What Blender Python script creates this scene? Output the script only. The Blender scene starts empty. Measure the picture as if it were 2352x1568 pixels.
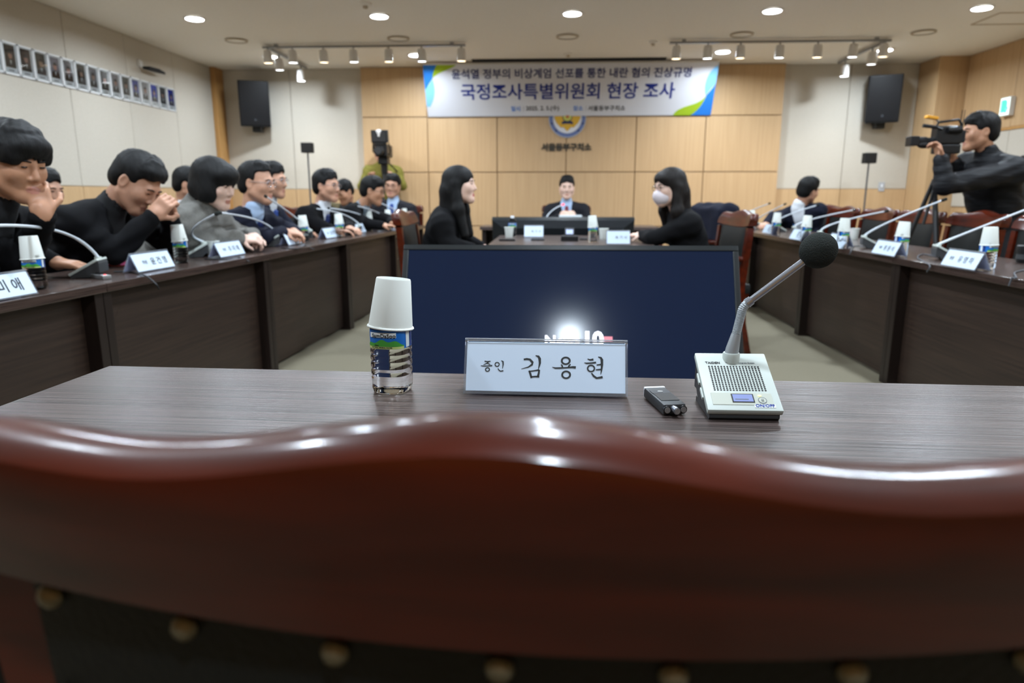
import bpy, bmesh, math, random
import numpy as np
from mathutils import Vector, Matrix

random.seed(7)
scene = bpy.context.scene
COL = scene.collection
PI = math.pi

# ------------------------------------------------------------------ camera
F_PX = 1568.0
PITCH = math.atan(334 / F_PX)
YAW = math.atan(84 * math.cos(PITCH) / F_PX)
CAM_Z = 1.05
cam_data = bpy.data.cameras.new('camera')
cam_data.sensor_width = 36.0
cam_data.lens = 24.0
cam_data.clip_start = 0.02
cam_data.clip_end = 60
cam_data.dof.use_dof = True
cam_data.dof.focus_distance = 1.13
cam_data.dof.aperture_fstop = 4.6
cam = bpy.data.objects.new('camera', cam_data)
cam.location = (0, 0, CAM_Z)
cam.rotation_euler = (PI / 2 - PITCH, 0, YAW)
COL.objects.link(cam)
scene.camera = cam

# ------------------------------------------------------------------ colour management, world, room lights
scene.view_settings.view_transform = 'Standard'
scene.view_settings.look = 'None'
scene.view_settings.gamma = 1.0
scene.view_settings.use_curve_mapping = False
scene.view_settings.exposure = 0.1

world = bpy.data.worlds.new('world')
scene.world = world
world.use_nodes = True
world.node_tree.nodes['Background'].inputs[0].default_value = (0.9, 0.95, 1.0, 1)
world.node_tree.nodes['Background'].inputs[1].default_value = 0.05

DL_X = (-3.37, -1.60, 0.20, 2.01, 3.85)
DL_Y = (8.60, 6.80, 5.00, 3.20, 1.40)
CEIL = 2.70
DL_POWER = 28.0
for dx, dy in [(x, y) for y in DL_Y for x in DL_X if (x, y) != (0.20, 8.60)] + [(0.20, -0.40)]:
    if True:
        ld = bpy.data.lights.new('downlight_beam', 'AREA')
        ld.shape = 'DISK'
        ld.size = 0.15
        ld.spread = math.radians(167)
        ld.energy = DL_POWER
        ld.color = (0.77, 0.885, 1.0)
        lo = bpy.data.objects.new('downlight_beam', ld)
        lo.location = (dx, dy, CEIL - 0.032)
        COL.objects.link(lo)


# ------------------------------------------------------------------ projection helpers: a pixel of the photograph at a stated depth or height
_cp, _sp, _cy, _sy = math.cos(PITCH), math.sin(PITCH), math.cos(YAW), math.sin(YAW)
_FW = Vector((-_sy * _cp, _cy * _cp, -_sp)); _RT = Vector((_cy, _sy, 0)); _UP = _RT.cross(_FW)
def _ray(x, y): return _FW + _RT * ((x - 1176) / F_PX) - _UP * ((y - 784) / F_PX)
def A(x, y, Y):
    r = _ray(x, y); return Vector((0, 0, CAM_Z)) + r * (Y / r.y)
def T(x, y, z=0.72):
    r = _ray(x, y); return Vector((0, 0, CAM_Z)) + r * ((z - CAM_Z) / r.z)


# ------------------------------------------------------------------ materials
def lin(c):
    c = [v / 255.0 for v in c]
    return tuple((v / 12.92 if v <= 0.04045 else ((v + 0.055) / 1.055) ** 2.4) for v in c) + (1.0,)

def mat(name, col, rough=0.5, metal=0.0, spec=0.5, coat=0.0, trans=0.0, ior=1.45, emit=None, es=0.0,
        noise=None, grain=None, bump=None, alpha=None, sheen=0.0, coat_rough=0.1):
    """col: sRGB 0-255. noise=(scale, amount, second colour); grain=(scale xyz, second colour, detail); bump=(scale, strength)."""
    m = bpy.data.materials.new(name)
    m.use_nodes = True
    nt = m.node_tree
    b = nt.nodes['Principled BSDF']
    base = lin(col)
    b.inputs['Base Color'].default_value = base
    b.inputs['Roughness'].default_value = rough
    b.inputs['Metallic'].default_value = metal
    b.inputs['Specular IOR Level'].default_value = spec
    b.inputs['Coat Weight'].default_value = coat
    b.inputs['Coat Roughness'].default_value = coat_rough
    b.inputs['Transmission Weight'].default_value = trans
    b.inputs['IOR'].default_value = ior
    if sheen:
        b.inputs['Sheen Weight'].default_value = sheen
    if alpha is not None:
        b.inputs['Alpha'].default_value = alpha
    if emit is not None:
        b.inputs['Emission Color'].default_value = lin(emit)
        b.inputs['Emission Strength'].default_value = es
    if noise or grain or bump:
        tc = nt.nodes.new('ShaderNodeTexCoord')
    if noise or grain:
        n = nt.nodes.new('ShaderNodeTexNoise')
        mp = nt.nodes.new('ShaderNodeMapping')
        nt.links.new(tc.outputs['Object'], mp.inputs['Vector'])
        nt.links.new(mp.outputs['Vector'], n.inputs['Vector'])
        rp = nt.nodes.new('ShaderNodeValToRGB')
        if grain:
            mp.inputs['Scale'].default_value = grain[0]
            n.inputs['Scale'].default_value = 1.0
            n.inputs['Detail'].default_value = grain[2] if len(grain) > 2 else 4
            n.inputs['Distortion'].default_value = 0.3
            c2 = lin(grain[1])
            rp.color_ramp.elements[0].position = 0.32
            rp.color_ramp.elements[1].position = 0.68
        else:
            n.inputs['Scale'].default_value = noise[0]
            n.inputs['Detail'].default_value = 5
            c2 = lin(noise[1])
            rp.color_ramp.elements[0].position = 0.3
            rp.color_ramp.elements[1].position = 0.7
        rp.color_ramp.elements[0].color = c2
        rp.color_ramp.elements[1].color = base
        nt.links.new(n.outputs['Fac'], rp.inputs['Fac'])
        nt.links.new(rp.outputs['Color'], b.inputs['Base Color'])
    if bump:
        n2 = nt.nodes.new('ShaderNodeTexNoise')
        mp2 = nt.nodes.new('ShaderNodeMapping')
        sc = bump[0]
        mp2.inputs['Scale'].default_value = sc if isinstance(sc, tuple) else (sc, sc, sc)
        n2.inputs['Scale'].default_value = 1.0
        n2.inputs['Detail'].default_value = 3
        nt.links.new(tc.outputs['Object'], mp2.inputs['Vector'])
        nt.links.new(mp2.outputs['Vector'], n2.inputs['Vector'])
        bp = nt.nodes.new('ShaderNodeBump')
        bp.inputs['Strength'].default_value = bump[1]
        bp.inputs['Distance'].default_value = bump[2] if len(bump) > 2 else 0.004
        nt.links.new(n2.outputs['Fac'], bp.inputs['Height'])
        nt.links.new(bp.outputs['Normal'], b.inputs['Normal'])
    return m

M = {}
M['maple'] = mat('maple_veneer', (200, 166, 125), 0.45, grain=((38, 38, 1.2), (190, 156, 115)))
M['maple_dark'] = mat('maple_edge', (196, 150, 92), 0.45, grain=((38, 38, 1.2), (184, 136, 80)))
M['joint'] = mat('joint_shadow_gap', (176, 138, 92), 0.8)
M['cream'] = mat('cream_fabric_panel', (197, 189, 176), 0.85, noise=(60, (191, 183, 169)), bump=(400, 0.15))
M['cream_joint'] = mat('cream_joint', (196, 182, 160), 0.9)
M['ceiling'] = mat('ceiling_paint', (247, 243, 236), 0.9, noise=(30, (244, 240, 232)))
M['carpet'] = mat('carpet', (134, 126, 106), 0.95, noise=(240, (118, 111, 92)), bump=(600, 0.6, 0.006))
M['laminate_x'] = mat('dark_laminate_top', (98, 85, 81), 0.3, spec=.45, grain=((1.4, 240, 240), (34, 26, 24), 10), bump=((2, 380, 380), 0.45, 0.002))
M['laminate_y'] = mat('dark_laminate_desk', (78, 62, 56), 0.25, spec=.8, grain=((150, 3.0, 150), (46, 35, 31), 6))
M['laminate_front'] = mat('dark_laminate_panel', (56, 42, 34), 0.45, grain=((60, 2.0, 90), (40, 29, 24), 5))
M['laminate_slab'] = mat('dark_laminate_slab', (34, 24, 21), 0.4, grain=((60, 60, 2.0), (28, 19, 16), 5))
M['chair_wood'] = mat('red_brown_varnish', (84, 24, 4), 0.4, spec=.15, coat=0.5, coat_rough=0.13, grain=((4, 18, 26), (50, 14, 3), 4))
M['leather'] = mat('black_leather', (20, 22, 21), 0.6, spec=.3, bump=(220, 0.25))
M['leather_grey'] = mat('charcoal_leather', (46, 46, 44), 0.5, bump=(220, 0.25))
M['tack'] = mat('brass_tack', (112, 104, 84), 0.4, metal=0.6)
M['white_paper'] = mat('white_card', (204, 220, 238), 0.5)
M['card_back'] = mat('card_blue_grey', (196, 208, 244), 0.5)
M['acrylic'] = mat('clear_acrylic', (235, 242, 250), 0.05, trans=0.9, ior=1.49)
M['ink'] = mat('black_ink', (40, 44, 46), 0.6)
M['ink_soft'] = mat('grey_ink', (92, 98, 108), 0.6)
M['cup'] = mat('white_paper_cup', (222, 227, 222), 0.6)
M['cup_in'] = mat('white_cup_base', (240, 244, 246), 0.5)
M['pet'] = mat('clear_bottle', (252, 253, 254), 0.03, trans=1.0, ior=1.24)
M['label_blue'] = mat('label_blue', (24, 108, 196), 0.35)
M['label_sky'] = mat('label_light_blue', (110, 180, 226), 0.35)
M['label_green'] = mat('label_green', (70, 158, 62), 0.35)
M['label_lime'] = mat('label_lime', (196, 214, 132), 0.35)
M['label_white'] = mat('label_white', (226, 236, 240), 0.35)
M['label_navy'] = mat('label_navy', (16, 52, 120), 0.35)
M['cap_white'] = mat('white_cap', (226, 230, 236), 0.4)
M['mic_grey'] = mat('silver_grey_plastic', (186, 194, 188), 0.42, spec=0.5)
M['mic_panel'] = mat('grey_panel', (178, 182, 170), 0.4)
M['mic_dark'] = mat('dark_grey_plastic', (52, 54, 56), 0.5)
M['chrome'] = mat('brushed_tube', (176, 182, 194), 0.25, metal=0.9)
M['gooseneck'] = mat('grey_gooseneck', (160, 166, 170), 0.4, metal=0.3)
M['gooseneck_pale'] = mat('pale_gooseneck', (206, 214, 222), 0.4)
M['foam'] = mat('black_foam', (44, 47, 45), 0.95, spec=0.1, bump=(500, 0.8, 0.003))
M['black'] = mat('black_plastic', (18, 18, 20), 0.4)
M['black_matte'] = mat('black_matte', (20, 21, 24), 0.75)
M['dark_grey'] = mat('dark_grey', (48, 50, 54), 0.5)
M['screen_navy'] = mat('lit_navy_screen', (5, 7, 14), 0.13, spec=0.3, emit=(19, 31, 56), es=1.0)
M['bezel'] = mat('monitor_bezel', (30, 34, 36), 0.3)
M['bezel_back'] = mat('monitor_back', (34, 38, 42), 0.45)
M['frame_white'] = mat('frame_white', (214, 214, 214), 0.4)
M['white_metal'] = mat('white_metal', (216, 212, 206), 0.4)
M['grey_metal'] = mat('grey_metal', (150, 150, 150), 0.35, metal=0.6)
M['lamp_white'] = mat('lamp_face_white', (255, 255, 255), 0.5, emit=(250, 253, 255), es=14.0)
M['lamp_cool'] = mat('spot_face_cool', (255, 255, 255), 0.5, emit=(244, 250, 255), es=9.0)
M['lamp_warm'] = mat('spot_face_warm', (255, 240, 220), 0.5, emit=(255, 226, 186), es=7.0)
M['led_red'] = mat('red_led_ring', (220, 40, 50), 0.4, emit=(255, 60, 70), es=2.2)
M['led_green'] = mat('yellow_green_led', (220, 230, 120), 0.4, emit=(240, 240, 130), es=3.0)
M['screen_lcd'] = mat('small_lcd', (110, 120, 160), 0.2, emit=(120, 132, 176), es=0.6)
M['logo_reflection_white'] = mat('reflected_lettering', (240, 240, 255), 0.4, emit=(232, 234, 255), es=2.6)  # emission imitates a lit logo mirrored in the monitor
M['logo_reflection_pink'] = mat('reflected_stripe', (200, 120, 130), 0.4, emit=(190, 110, 124), es=0.8)  # painted glow for the stripe of the mirrored logo
M['exit_green'] = mat('exit_green', (70, 200, 150), 0.4, emit=(80, 226, 170), es=1.2)
M['exit_white'] = mat('exit_white', (235, 250, 245), 0.4, emit=(226, 250, 240), es=1.1)
M['banner'] = mat('banner_cloth', (226, 226, 232), 0.7)
M['banner_blue'] = mat('banner_blue', (40, 128, 222), 0.7)
M['banner_sky'] = mat('banner_sky', (140, 204, 250), 0.7)
M['banner_lime'] = mat('banner_lime', (168, 198, 40), 0.7)
M['banner_navy'] = mat('banner_navy', (26, 38, 108), 0.7)
M['banner_royal'] = mat('banner_royal', (22, 46, 140), 0.7)
M['banner_ink'] = mat('banner_ink', (40, 40, 48), 0.7)
M['gold'] = mat('emblem_gold', (214, 166, 44), 0.5)
M['emblem_blue'] = mat('emblem_blue', (96, 112, 160), 0.5)
M['emblem_grey'] = mat('emblem_grey', (176, 178, 182), 0.5)
M['emblem_navy'] = mat('emblem_navy', (36, 44, 80), 0.5)
M['emblem_lime'] = mat('emblem_lime', (196, 196, 90), 0.5)
M['emblem_red'] = mat('emblem_red', (190, 110, 60), 0.5)
M['sign_ink'] = mat('sign_letters', (52, 46, 34), 0.5)
M['steel'] = mat('steel', (120, 122, 126), 0.35, metal=0.8)
M['pink'] = mat('pink_folder', (206, 84, 130), 0.5)
M['orange_red'] = mat('orange_red_folder', (206, 70, 40), 0.5)
M['yellow'] = mat('yellow_marker', (214, 214, 50), 0.5)
M['beige_pad'] = mat('cream_pad', (222, 222, 208), 0.7)
M['amber'] = mat('amber_light', (230, 160, 40), 0.5)
M['red_dark'] = mat('dark_red_book', (96, 20, 30), 0.6)
M['screw'] = mat('cable_rubber', (26, 27, 30), 0.55)
M['cable_grey'] = mat('grey_cable', (70, 74, 80), 0.5)


# ------------------------------------------------------------------ mesh helpers
class MB:
    def __init__(s):
        s.v = []; s.f = []
    def _add(s, vs, fs):
        o = len(s.v); s.v += [tuple(p) for p in vs]; s.f += [tuple(i + o for i in f) for f in fs]; return s
    def box(s, c, h, rz=0.0, R=None, ch=0.0):
        """box with centre, half sizes; ch = chamfer on every edge"""
        hx, hy, hz = h
        pts = []
        if ch <= 0:
            pts = [Vector((sx * hx, sy * hy, sz * hz)) for sx in (-1, 1) for sy in (-1, 1) for sz in (-1, 1)]
            fs = [(0, 1, 3, 2), (4, 6, 7, 5), (0, 4, 5, 1), (2, 3, 7, 6), (0, 2, 6, 4), (1, 5, 7, 3)]
        else:
            ch = min(ch, hx * .9, hy * .9, hz * .9)
            bm = bmesh.new()
            bmesh.ops.create_cube(bm, size=1.0)
            for v in bm.verts:
                v.co = Vector((v.co.x * 2 * hx, v.co.y * 2 * hy, v.co.z * 2 * hz))
            bmesh.ops.bevel(bm, geom=bm.edges[:], offset=ch, segments=2, profile=0.6, affect='EDGES')
            bm.verts.index_update()
            pts = [v.co.copy() for v in bm.verts]
            fs = [tuple(v.index for v in f.verts) for f in bm.faces]
            bm.free()
        Rm = R if R is not None else Matrix.Rotation(rz, 3, 'Z')
        c = Vector(c)
        return s._add([c + Rm @ p for p in pts], fs)
    def prism(s, poly, a, b, fn):
        """extrude 2D polygon between heights a and b; fn(u, v, w) -> point"""
        n = len(poly)
        vs = [fn(u, v, a) for u, v in poly] + [fn(u, v, b) for u, v in poly]
        fs = [tuple(range(n))[::-1], tuple(range(n, 2 * n))] + [(i, (i + 1) % n, n + (i + 1) % n, n + i) for i in range(n)]
        return s._add(vs, fs)
    def tube(s, path, rad, n=10, cap=True):
        path = [Vector(p) for p in path]
        if not isinstance(rad, (list, tuple)):
            rad = [rad] * len(path)
        rings = []
        up = Vector((0, 0, 1))
        prev = None
        for i, p in enumerate(path):
            t = (path[min(i + 1, len(path) - 1)] - path[max(i - 1, 0)]).normalized()
            if prev is None:
                x = t.orthogonal().normalized()
            else:
                x = (prev - t * prev.dot(t)).normalized()
            prev = x
            y = t.cross(x)
            rings.append([p + (x * math.cos(2 * PI * k / n) + y * math.sin(2 * PI * k / n)) * rad[i] for k in range(n)])
        vs = [q for r in rings for q in r]
        fs = []
        for i in range(len(rings) - 1):
            for k in range(n):
                a, b2 = i * n + k, i * n + (k + 1) % n
                fs.append((a, b2, b2 + n, a + n))
        if cap:
            fs.append(tuple(range(n))[::-1])
            o = (len(rings) - 1) * n
            fs.append(tuple(range(o, o + n)))
        return s._add(vs, fs)
    def lathe(s, prof, n=28, c=(0, 0, 0), R=None, sq=0.0, cap0=True, cap1=True):
        """profile of (radius, height); sq pushes the section towards a rounded square"""
        c = Vector(c)
        Rm = R if R is not None else Matrix.Identity(3)
        vs = []
        for r, z in prof:
            for k in range(n):
                a = 2 * PI * k / n
                e = 2 + 3 * sq
                q = (abs(math.cos(a)) ** e + abs(math.sin(a)) ** e) ** (-1 / e) if sq > 0 else 1.0
                vs.append(c + Rm @ Vector((r * q * math.cos(a), r * q * math.sin(a), z)))
        fs = []
        for i in range(len(prof) - 1):
            for k in range(n):
                a, b2 = i * n + k, i * n + (k + 1) % n
                fs.append((a, b2, b2 + n, a + n))
        if cap0: fs.append(tuple(range(n))[::-1])
        if cap1: fs.append(tuple(range((len(prof) - 1) * n, len(prof) * n)))
        return s._add(vs, fs)
    def ball(s, c, r, n=16, m=10, R=None):
        c = Vector(c); r = r if isinstance(r, (list, tuple)) else (r, r, r)
        Rm = R if R is not None else Matrix.Identity(3)
        vs = [c + Rm @ Vector((0, 0, -r[2]))]
        for i in range(1, m):
            th = -PI / 2 + PI * i / m
            for k in range(n):
                a = 2 * PI * k / n
                vs.append(c + Rm @ Vector((r[0] * math.cos(th) * math.cos(a), r[1] * math.cos(th) * math.sin(a), r[2] * math.sin(th))))
        vs.append(c + Rm @ Vector((0, 0, r[2])))
        fs = [(0, 1 + (k + 1) % n, 1 + k) for k in range(n)]
        for i in range(m - 2):
            for k in range(n):
                a, b2 = 1 + i * n + k, 1 + i * n + (k + 1) % n
                fs.append((a, b2, b2 + n, a + n))
        top = len(vs) - 1; o = 1 + (m - 2) * n
        fs += [(o + k, o + (k + 1) % n, top) for k in range(n)]
        return s._add(vs, fs)
    def grid(s, P, closed_u=False):
        """P: list of rows of points"""
        nu, nv = len(P), len(P[0])
        vs = [p for r in P for p in r]
        fs = []
        for i in range(nu - 1):
            for k in range(nv if closed_u else nv - 1):
                a, b2 = i * nv + k, i * nv + (k + 1) % nv
                fs.append((a, b2, b2 + nv, a + nv))
        return s._add(vs, fs)
    def mesh(s, name, smooth=False):
        me = bpy.data.meshes.new(name)
        me.from_pydata(s.v, [], s.f)
        bm = bmesh.new(); bm.from_mesh(me)
        bmesh.ops.recalc_face_normals(bm, faces=bm.faces[:])
        bm.to_mesh(me); bm.free()
        if smooth:
            me.polygons.foreach_set('use_smooth', [True] * len(me.polygons))
            try: me.set_sharp_from_angle(angle=math.radians(40))
            except Exception: pass
        me.update()
        return me
    def build(s, name, m, parent=None, smooth=False, loc=None, label=None):
        o = bpy.data.objects.new(name, s.mesh(name, smooth))
        o.data.materials.append(m if not isinstance(m, str) else M[m])
        COL.objects.link(o)
        if loc is not None: o.location = loc
        if parent is not None: o.parent = parent
        if label: o['label'] = label
        return o

def tag(o, label, cat, group=None):
    o['label'] = label; o['category'] = cat
    if group: o['group'] = group
    return o
def thing(name, label, cat, loc=(0, 0, 0), rz=0.0, group=None):
    o = bpy.data.objects.new(name, None)
    o.empty_display_size = 0.05
    o.location = loc; o.rotation_euler = (0, 0, rz)
    COL.objects.link(o)
    return tag(o, label, cat, group)
def struct(o):
    o['kind'] = 'structure'; return o
def copy_tree(o, parent=None):
    c = o.copy(); COL.objects.link(c)
    if parent is not None: c.parent = parent
    for ch in list(o.children): copy_tree(ch, c)
    return c
def place(proto, used, loc, rz, label, group=None):
    """first call moves the prototype itself, later calls copy it with its parts"""
    o = proto if not used[0] else copy_tree(proto)
    used[0] = True
    o.location = loc; o.rotation_euler = (0, 0, rz)
    o['label'] = label
    if group: o['group'] = group
    return o

def text_mesh(body, size, bold=0.0, extrude=0.0004, spacing=1.0):
    """flat lettering centred on its own box, in the XY plane"""
    c = bpy.data.curves.new('lettering', 'FONT')
    c.body = body; c.size = size; c.extrude = extrude; c.offset = bold; c.space_character = spacing
    c.resolution_u = 3
    o = bpy.data.objects.new('lettering', c)
    COL.objects.link(o)
    dg = bpy.context.evaluated_depsgraph_get()
    me = bpy.data.meshes.new_from_object(o.evaluated_get(dg))
    COL.objects.unlink(o); bpy.data.objects.remove(o); bpy.data.curves.remove(c)
    co = np.zeros(len(me.vertices) * 3, 'f'); me.vertices.foreach_get('co', co); co = co.reshape(-1, 3)
    if len(co):
        mid = (co.min(0) + co.max(0)) / 2
        co -= mid; me.vertices.foreach_set('co', co.ravel()); me.update()
        me['w'] = float(co[:, 0].max() * 2)
    return me
def text_obj(name, body, size, m, parent, loc, R, width=None, bold=0.0, extrude=0.0004, spacing=1.0):
    me = text_mesh(body, size, bold, extrude, spacing)
    o = bpy.data.objects.new(name, me)
    me.materials.clear(); me.materials.append(M[m] if isinstance(m, str) else m)
    COL.objects.link(o)
    k = (width / me['w']) if width and me.get('w') else 1.0
    Mx = Matrix.Translation(loc) @ R.to_4x4() @ Matrix.Diagonal((k, k, 1, 1))
    me.transform(Mx)
    if parent is not None: o.parent = parent
    return o
def text_words(name, body, size, m, parent, loc, R, width=None, bold=0.0, extrude=0.0004, gap=0.16):
    """lettering split at its word gaps, one object for each word"""
    me = text_mesh(body, size, bold, extrude)
    k = (width / me['w']) if width else 1.0
    co = np.array([v.co[:] for v in me.vertices]); polys = [tuple(p.vertices) for p in me.polygons]
    spans = sorted((min(co[i][0] for i in p), max(co[i][0] for i in p)) for p in polys)
    cuts, right = [], spans[0][1]
    for a, b in spans:
        if a - right > gap * size: cuts.append((a + right) / 2)
        right = max(right, b)
    Mx = Matrix.Translation(loc) @ R.to_4x4() @ Matrix.Diagonal((k, k, 1, 1))
    groups = {}
    for p in polys:
        groups.setdefault(sum(co[p[0]][0] > c for c in cuts), []).append(p)
    for g in sorted(groups):
        ids = sorted({i for p in groups[g] for i in p}); rm = {i: n for n, i in enumerate(ids)}
        w = bpy.data.meshes.new(name)
        w.from_pydata([Mx @ Vector(co[i]) for i in ids], [], [tuple(rm[i] for i in p) for p in groups[g]])
        w.materials.append(M[m]); w.update()
        o = bpy.data.objects.new(name, w); COL.objects.link(o); o.parent = parent
# text plane orientations: columns are the directions of text-right, text-up, text-normal
def axes(r, u):
    r = Vector(r).normalized(); u = Vector(u).normalized(); n = r.cross(u)
    return Matrix((r, u, n)).transposed()

# ------------------------------------------------------------------ the room
XL, XR, YB, YF = -4.46, 5.07, 9.50, -2.20
floor = struct(MB().box(((XL + XR) / 2, (YB + YF) / 2, -0.05), ((XR - XL) / 2 + .2, (YB - YF) / 2 + .2, 0.05)).build('floor', 'carpet'))
ceiling = struct(MB().box(((XL + XR) / 2, (YB + YF) / 2, CEIL + 0.05), ((XR - XL) / 2 + .2, (YB - YF) / 2 + .2, 0.05)).build('ceiling', 'ceiling'))
wall_back = struct(MB().box(((XL + XR) / 2, YB + 0.08, CEIL / 2), ((XR - XL) / 2 + .1, 0.08, CEIL / 2)).build('wall_back', 'cream_joint'))
wall_left = struct(MB().box((XL - 0.08, (YB + YF) / 2, CEIL / 2), (0.08, (YB - YF) / 2, CEIL / 2)).build('wall_left', 'cream_joint'))
wall_right = struct(MB().box((XR + 0.08, (YB + YF) / 2, CEIL / 2), (0.08, (YB - YF) / 2, CEIL / 2)).build('wall_right', 'joint'))
wall_front = struct(MB().box(((XL + XR) / 2, YF - 0.08, CEIL / 2), ((XR - XL) / 2 + .1, 0.08, CEIL / 2)).build('wall_front', 'maple_dark'))

_panel_cache = {}
def panel(parent, c, h, m):
    key = (tuple(round(x, 4) for x in h), m)
    if key not in _panel_cache:
        _panel_cache[key] = MB().box((0, 0, 0), h, ch=0.004).mesh('panel')
        _panel_cache[key].materials.append(M[m])
    o = bpy.data.objects.new('panel', _panel_cache[key])
    COL.objects.link(o); o.location = c; o.parent = parent
    return o

# raised maple feature wall behind the chair's seat, built of separate veneered panels
feature = struct(MB().box((0.255, 9.465, CEIL / 2), (2.745, 0.035, CEIL / 2)).build('wall_feature', 'joint'))
fx = (-2.49, -1.614, -0.690, 0.225, 1.135, 2.030, 3.0)
fz = (0.0, 0.652, 1.361, 2.071, CEIL)
G = 0.005
for i in range(6):
    for k in range(4):
        x0, x1, z0, z1 = fx[i] + G, fx[i + 1] - G, fz[k] + G, fz[k + 1] - G
        panel(feature, ((x0 + x1) / 2, 9.405, (z0 + z1) / 2), (round((x1 - x0) / 2, 4), 0.025, round((z1 - z0) / 2, 4)), 'maple')
# cream fabric panels and maple wainscot left and right of it
WZ = 1.143
for (a, b, n) in ((XL + .01, -2.495, 2), (3.005, 4.70, 2)):
    w = (b - a) / n
    for i in range(n):
        xc = a + w * (i + .5)
        panel(wall_back, (xc, 9.49, (WZ + CEIL) / 2), (round(w / 2 - .003, 4), 0.015, round((CEIL - WZ) / 2 - .002, 4)), 'cream')
        panel(wall_back, (xc, 9.485, WZ / 2), (round(w / 2 - .003, 4), 0.018, round(WZ / 2 - .003, 4)), 'maple')
# left wall
ys = [9.24 - 0.93 * i for i in range(14)]
for i in range(13):
    y1, y0 = ys[i], max(ys[i + 1], YF)
    panel(wall_left, (XL + .008, (y0 + y1) / 2, (WZ + CEIL) / 2), (0.014, round((y1 - y0) / 2 - .003, 4), round((CEIL - WZ) / 2 - .002, 4)), 'cream')
    panel(wall_left, (XL + .011, (y0 + y1) / 2, WZ / 2), (0.017, round((y1 - y0) / 2 - .003, 4), round(WZ / 2 - .003, 4)), 'maple')
struct(MB().box((XL + .03, 9.37, CEIL / 2), (0.05, 0.125, CEIL / 2), ch=.006).build('trim_1', 'maple_dark'))
# right wall: maple above, cream band, maple below; square maple column in the corner
struct(MB().box((4.885, 9.26, CEIL / 2), (0.185, 0.24, CEIL / 2), ch=.006).build('trim_2', 'maple'))
ry = [9.02 - 0.93 * i for i in range(14)]
for i in range(13):
    y1, y0 = ry[i], max(ry[i + 1], YF)
    for (z0, z1, m) in ((1.79, CEIL, 'maple'), (0.92, 1.76, 'cream'), (0.0, 0.915, 'maple')):
        panel(wall_right, (XR - .01, (y0 + y1) / 2, (z0 + z1) / 2), (0.015, round((y1 - y0) / 2 - .003, 4), round((z1 - z0) / 2 - .003, 4)), m)
struct(MB().box((XR - .022, (9.02 + YF) / 2, 1.775), (0.012, (9.02 - YF) / 2, 0.014)).build('trim_3', 'maple_dark'))

# dark slot of the roll-up screen in the ceiling, and an access hatch
MB().box((0.225, 8.96, CEIL - .01), (1.19, 0.035, 0.012)).build('screen_slot', 'black_matte', ceiling)
hb = MB()
for (c, h) in (((4.55, 7.0, CEIL - .003), (.42, .006, .004)), ((4.55, 7.44, CEIL - .003), (.42, .006, .004)), ((4.13, 7.22, CEIL - .003), (.006, .22, .004)), ((4.97, 7.22, CEIL - .003), (.006, .22, .004))):
    hb.box(c, h)
hb.build('hatch_frame', 'cream_joint', ceiling)

# ------------------------------------------------------------------ ceiling fittings
ORD = ('leftmost', 'second from left', 'middle', 'second from right', 'rightmost')
dl_mesh = {}
def downlight(x, y, label):
    t = thing('downlight', label, 'ceiling light', (x, y, CEIL), 0, 'recessed downlights')
    MB().lathe([(0.085, -0.001), (0.098, -0.004), (0.098, -0.010), (0.080, -0.012), (0.078, -0.001)], 28, cap0=False, cap1=False).build('trim_ring', 'white_metal', t, True)
    MB().lathe([(0.080, -0.004), (0.078, -0.016)], 28).build('lens', 'lamp_white', t)
for k, x in enumerate(DL_X):
    downlight(x, 6.80, f'round white recessed downlight, {ORD[k]} in the front ceiling row')
for k in (0, 1, 3, 4):
    downlight(DL_X[k], 8.60, f'round white downlight, {("leftmost", "second from left", "", "second from right", "rightmost")[k]} in the row by the back wall')
for k, x in enumerate(DL_X):
    t = thing('ceiling_speaker', f'flat beige round ceiling speaker grille, {ORD[k]} of the five in a row', 'ceiling speaker', (x - .02, 7.73, CEIL), 0, 'ceiling speakers')
    MB().lathe([(0.10, 0.0), (0.118, -0.006), (0.118, -0.014), (0.10, -0.016)], 26, cap0=False, cap1=False).build('rim', 'cream_joint', t, True)
    MB().lathe([(0.10, -0.004), (0.10, -0.010)], 26).build('grille', 'ceiling', t)
for (x, y, w) in ((0.213, 8.62, 'behind the downlight row near the banner'), (1.12, 8.04, 'left of the right hand lamp track'), (-1.62, 6.38, 'nearest the camera at the top')):
    t = thing('smoke_detector', f'small beige smoke detector on the ceiling {w}', 'smoke detector', (x, y, CEIL))
    MB().lathe([(0.055, 0.0), (0.055, -0.014), (0.04, -0.024)], 20).build('base', 'ceiling', t, True)
    MB().lathe([(0.022, -0.02), (0.022, -0.04), (0.012, -0.046)], 16).build('sensor', 'cream_joint', t, True)

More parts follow.
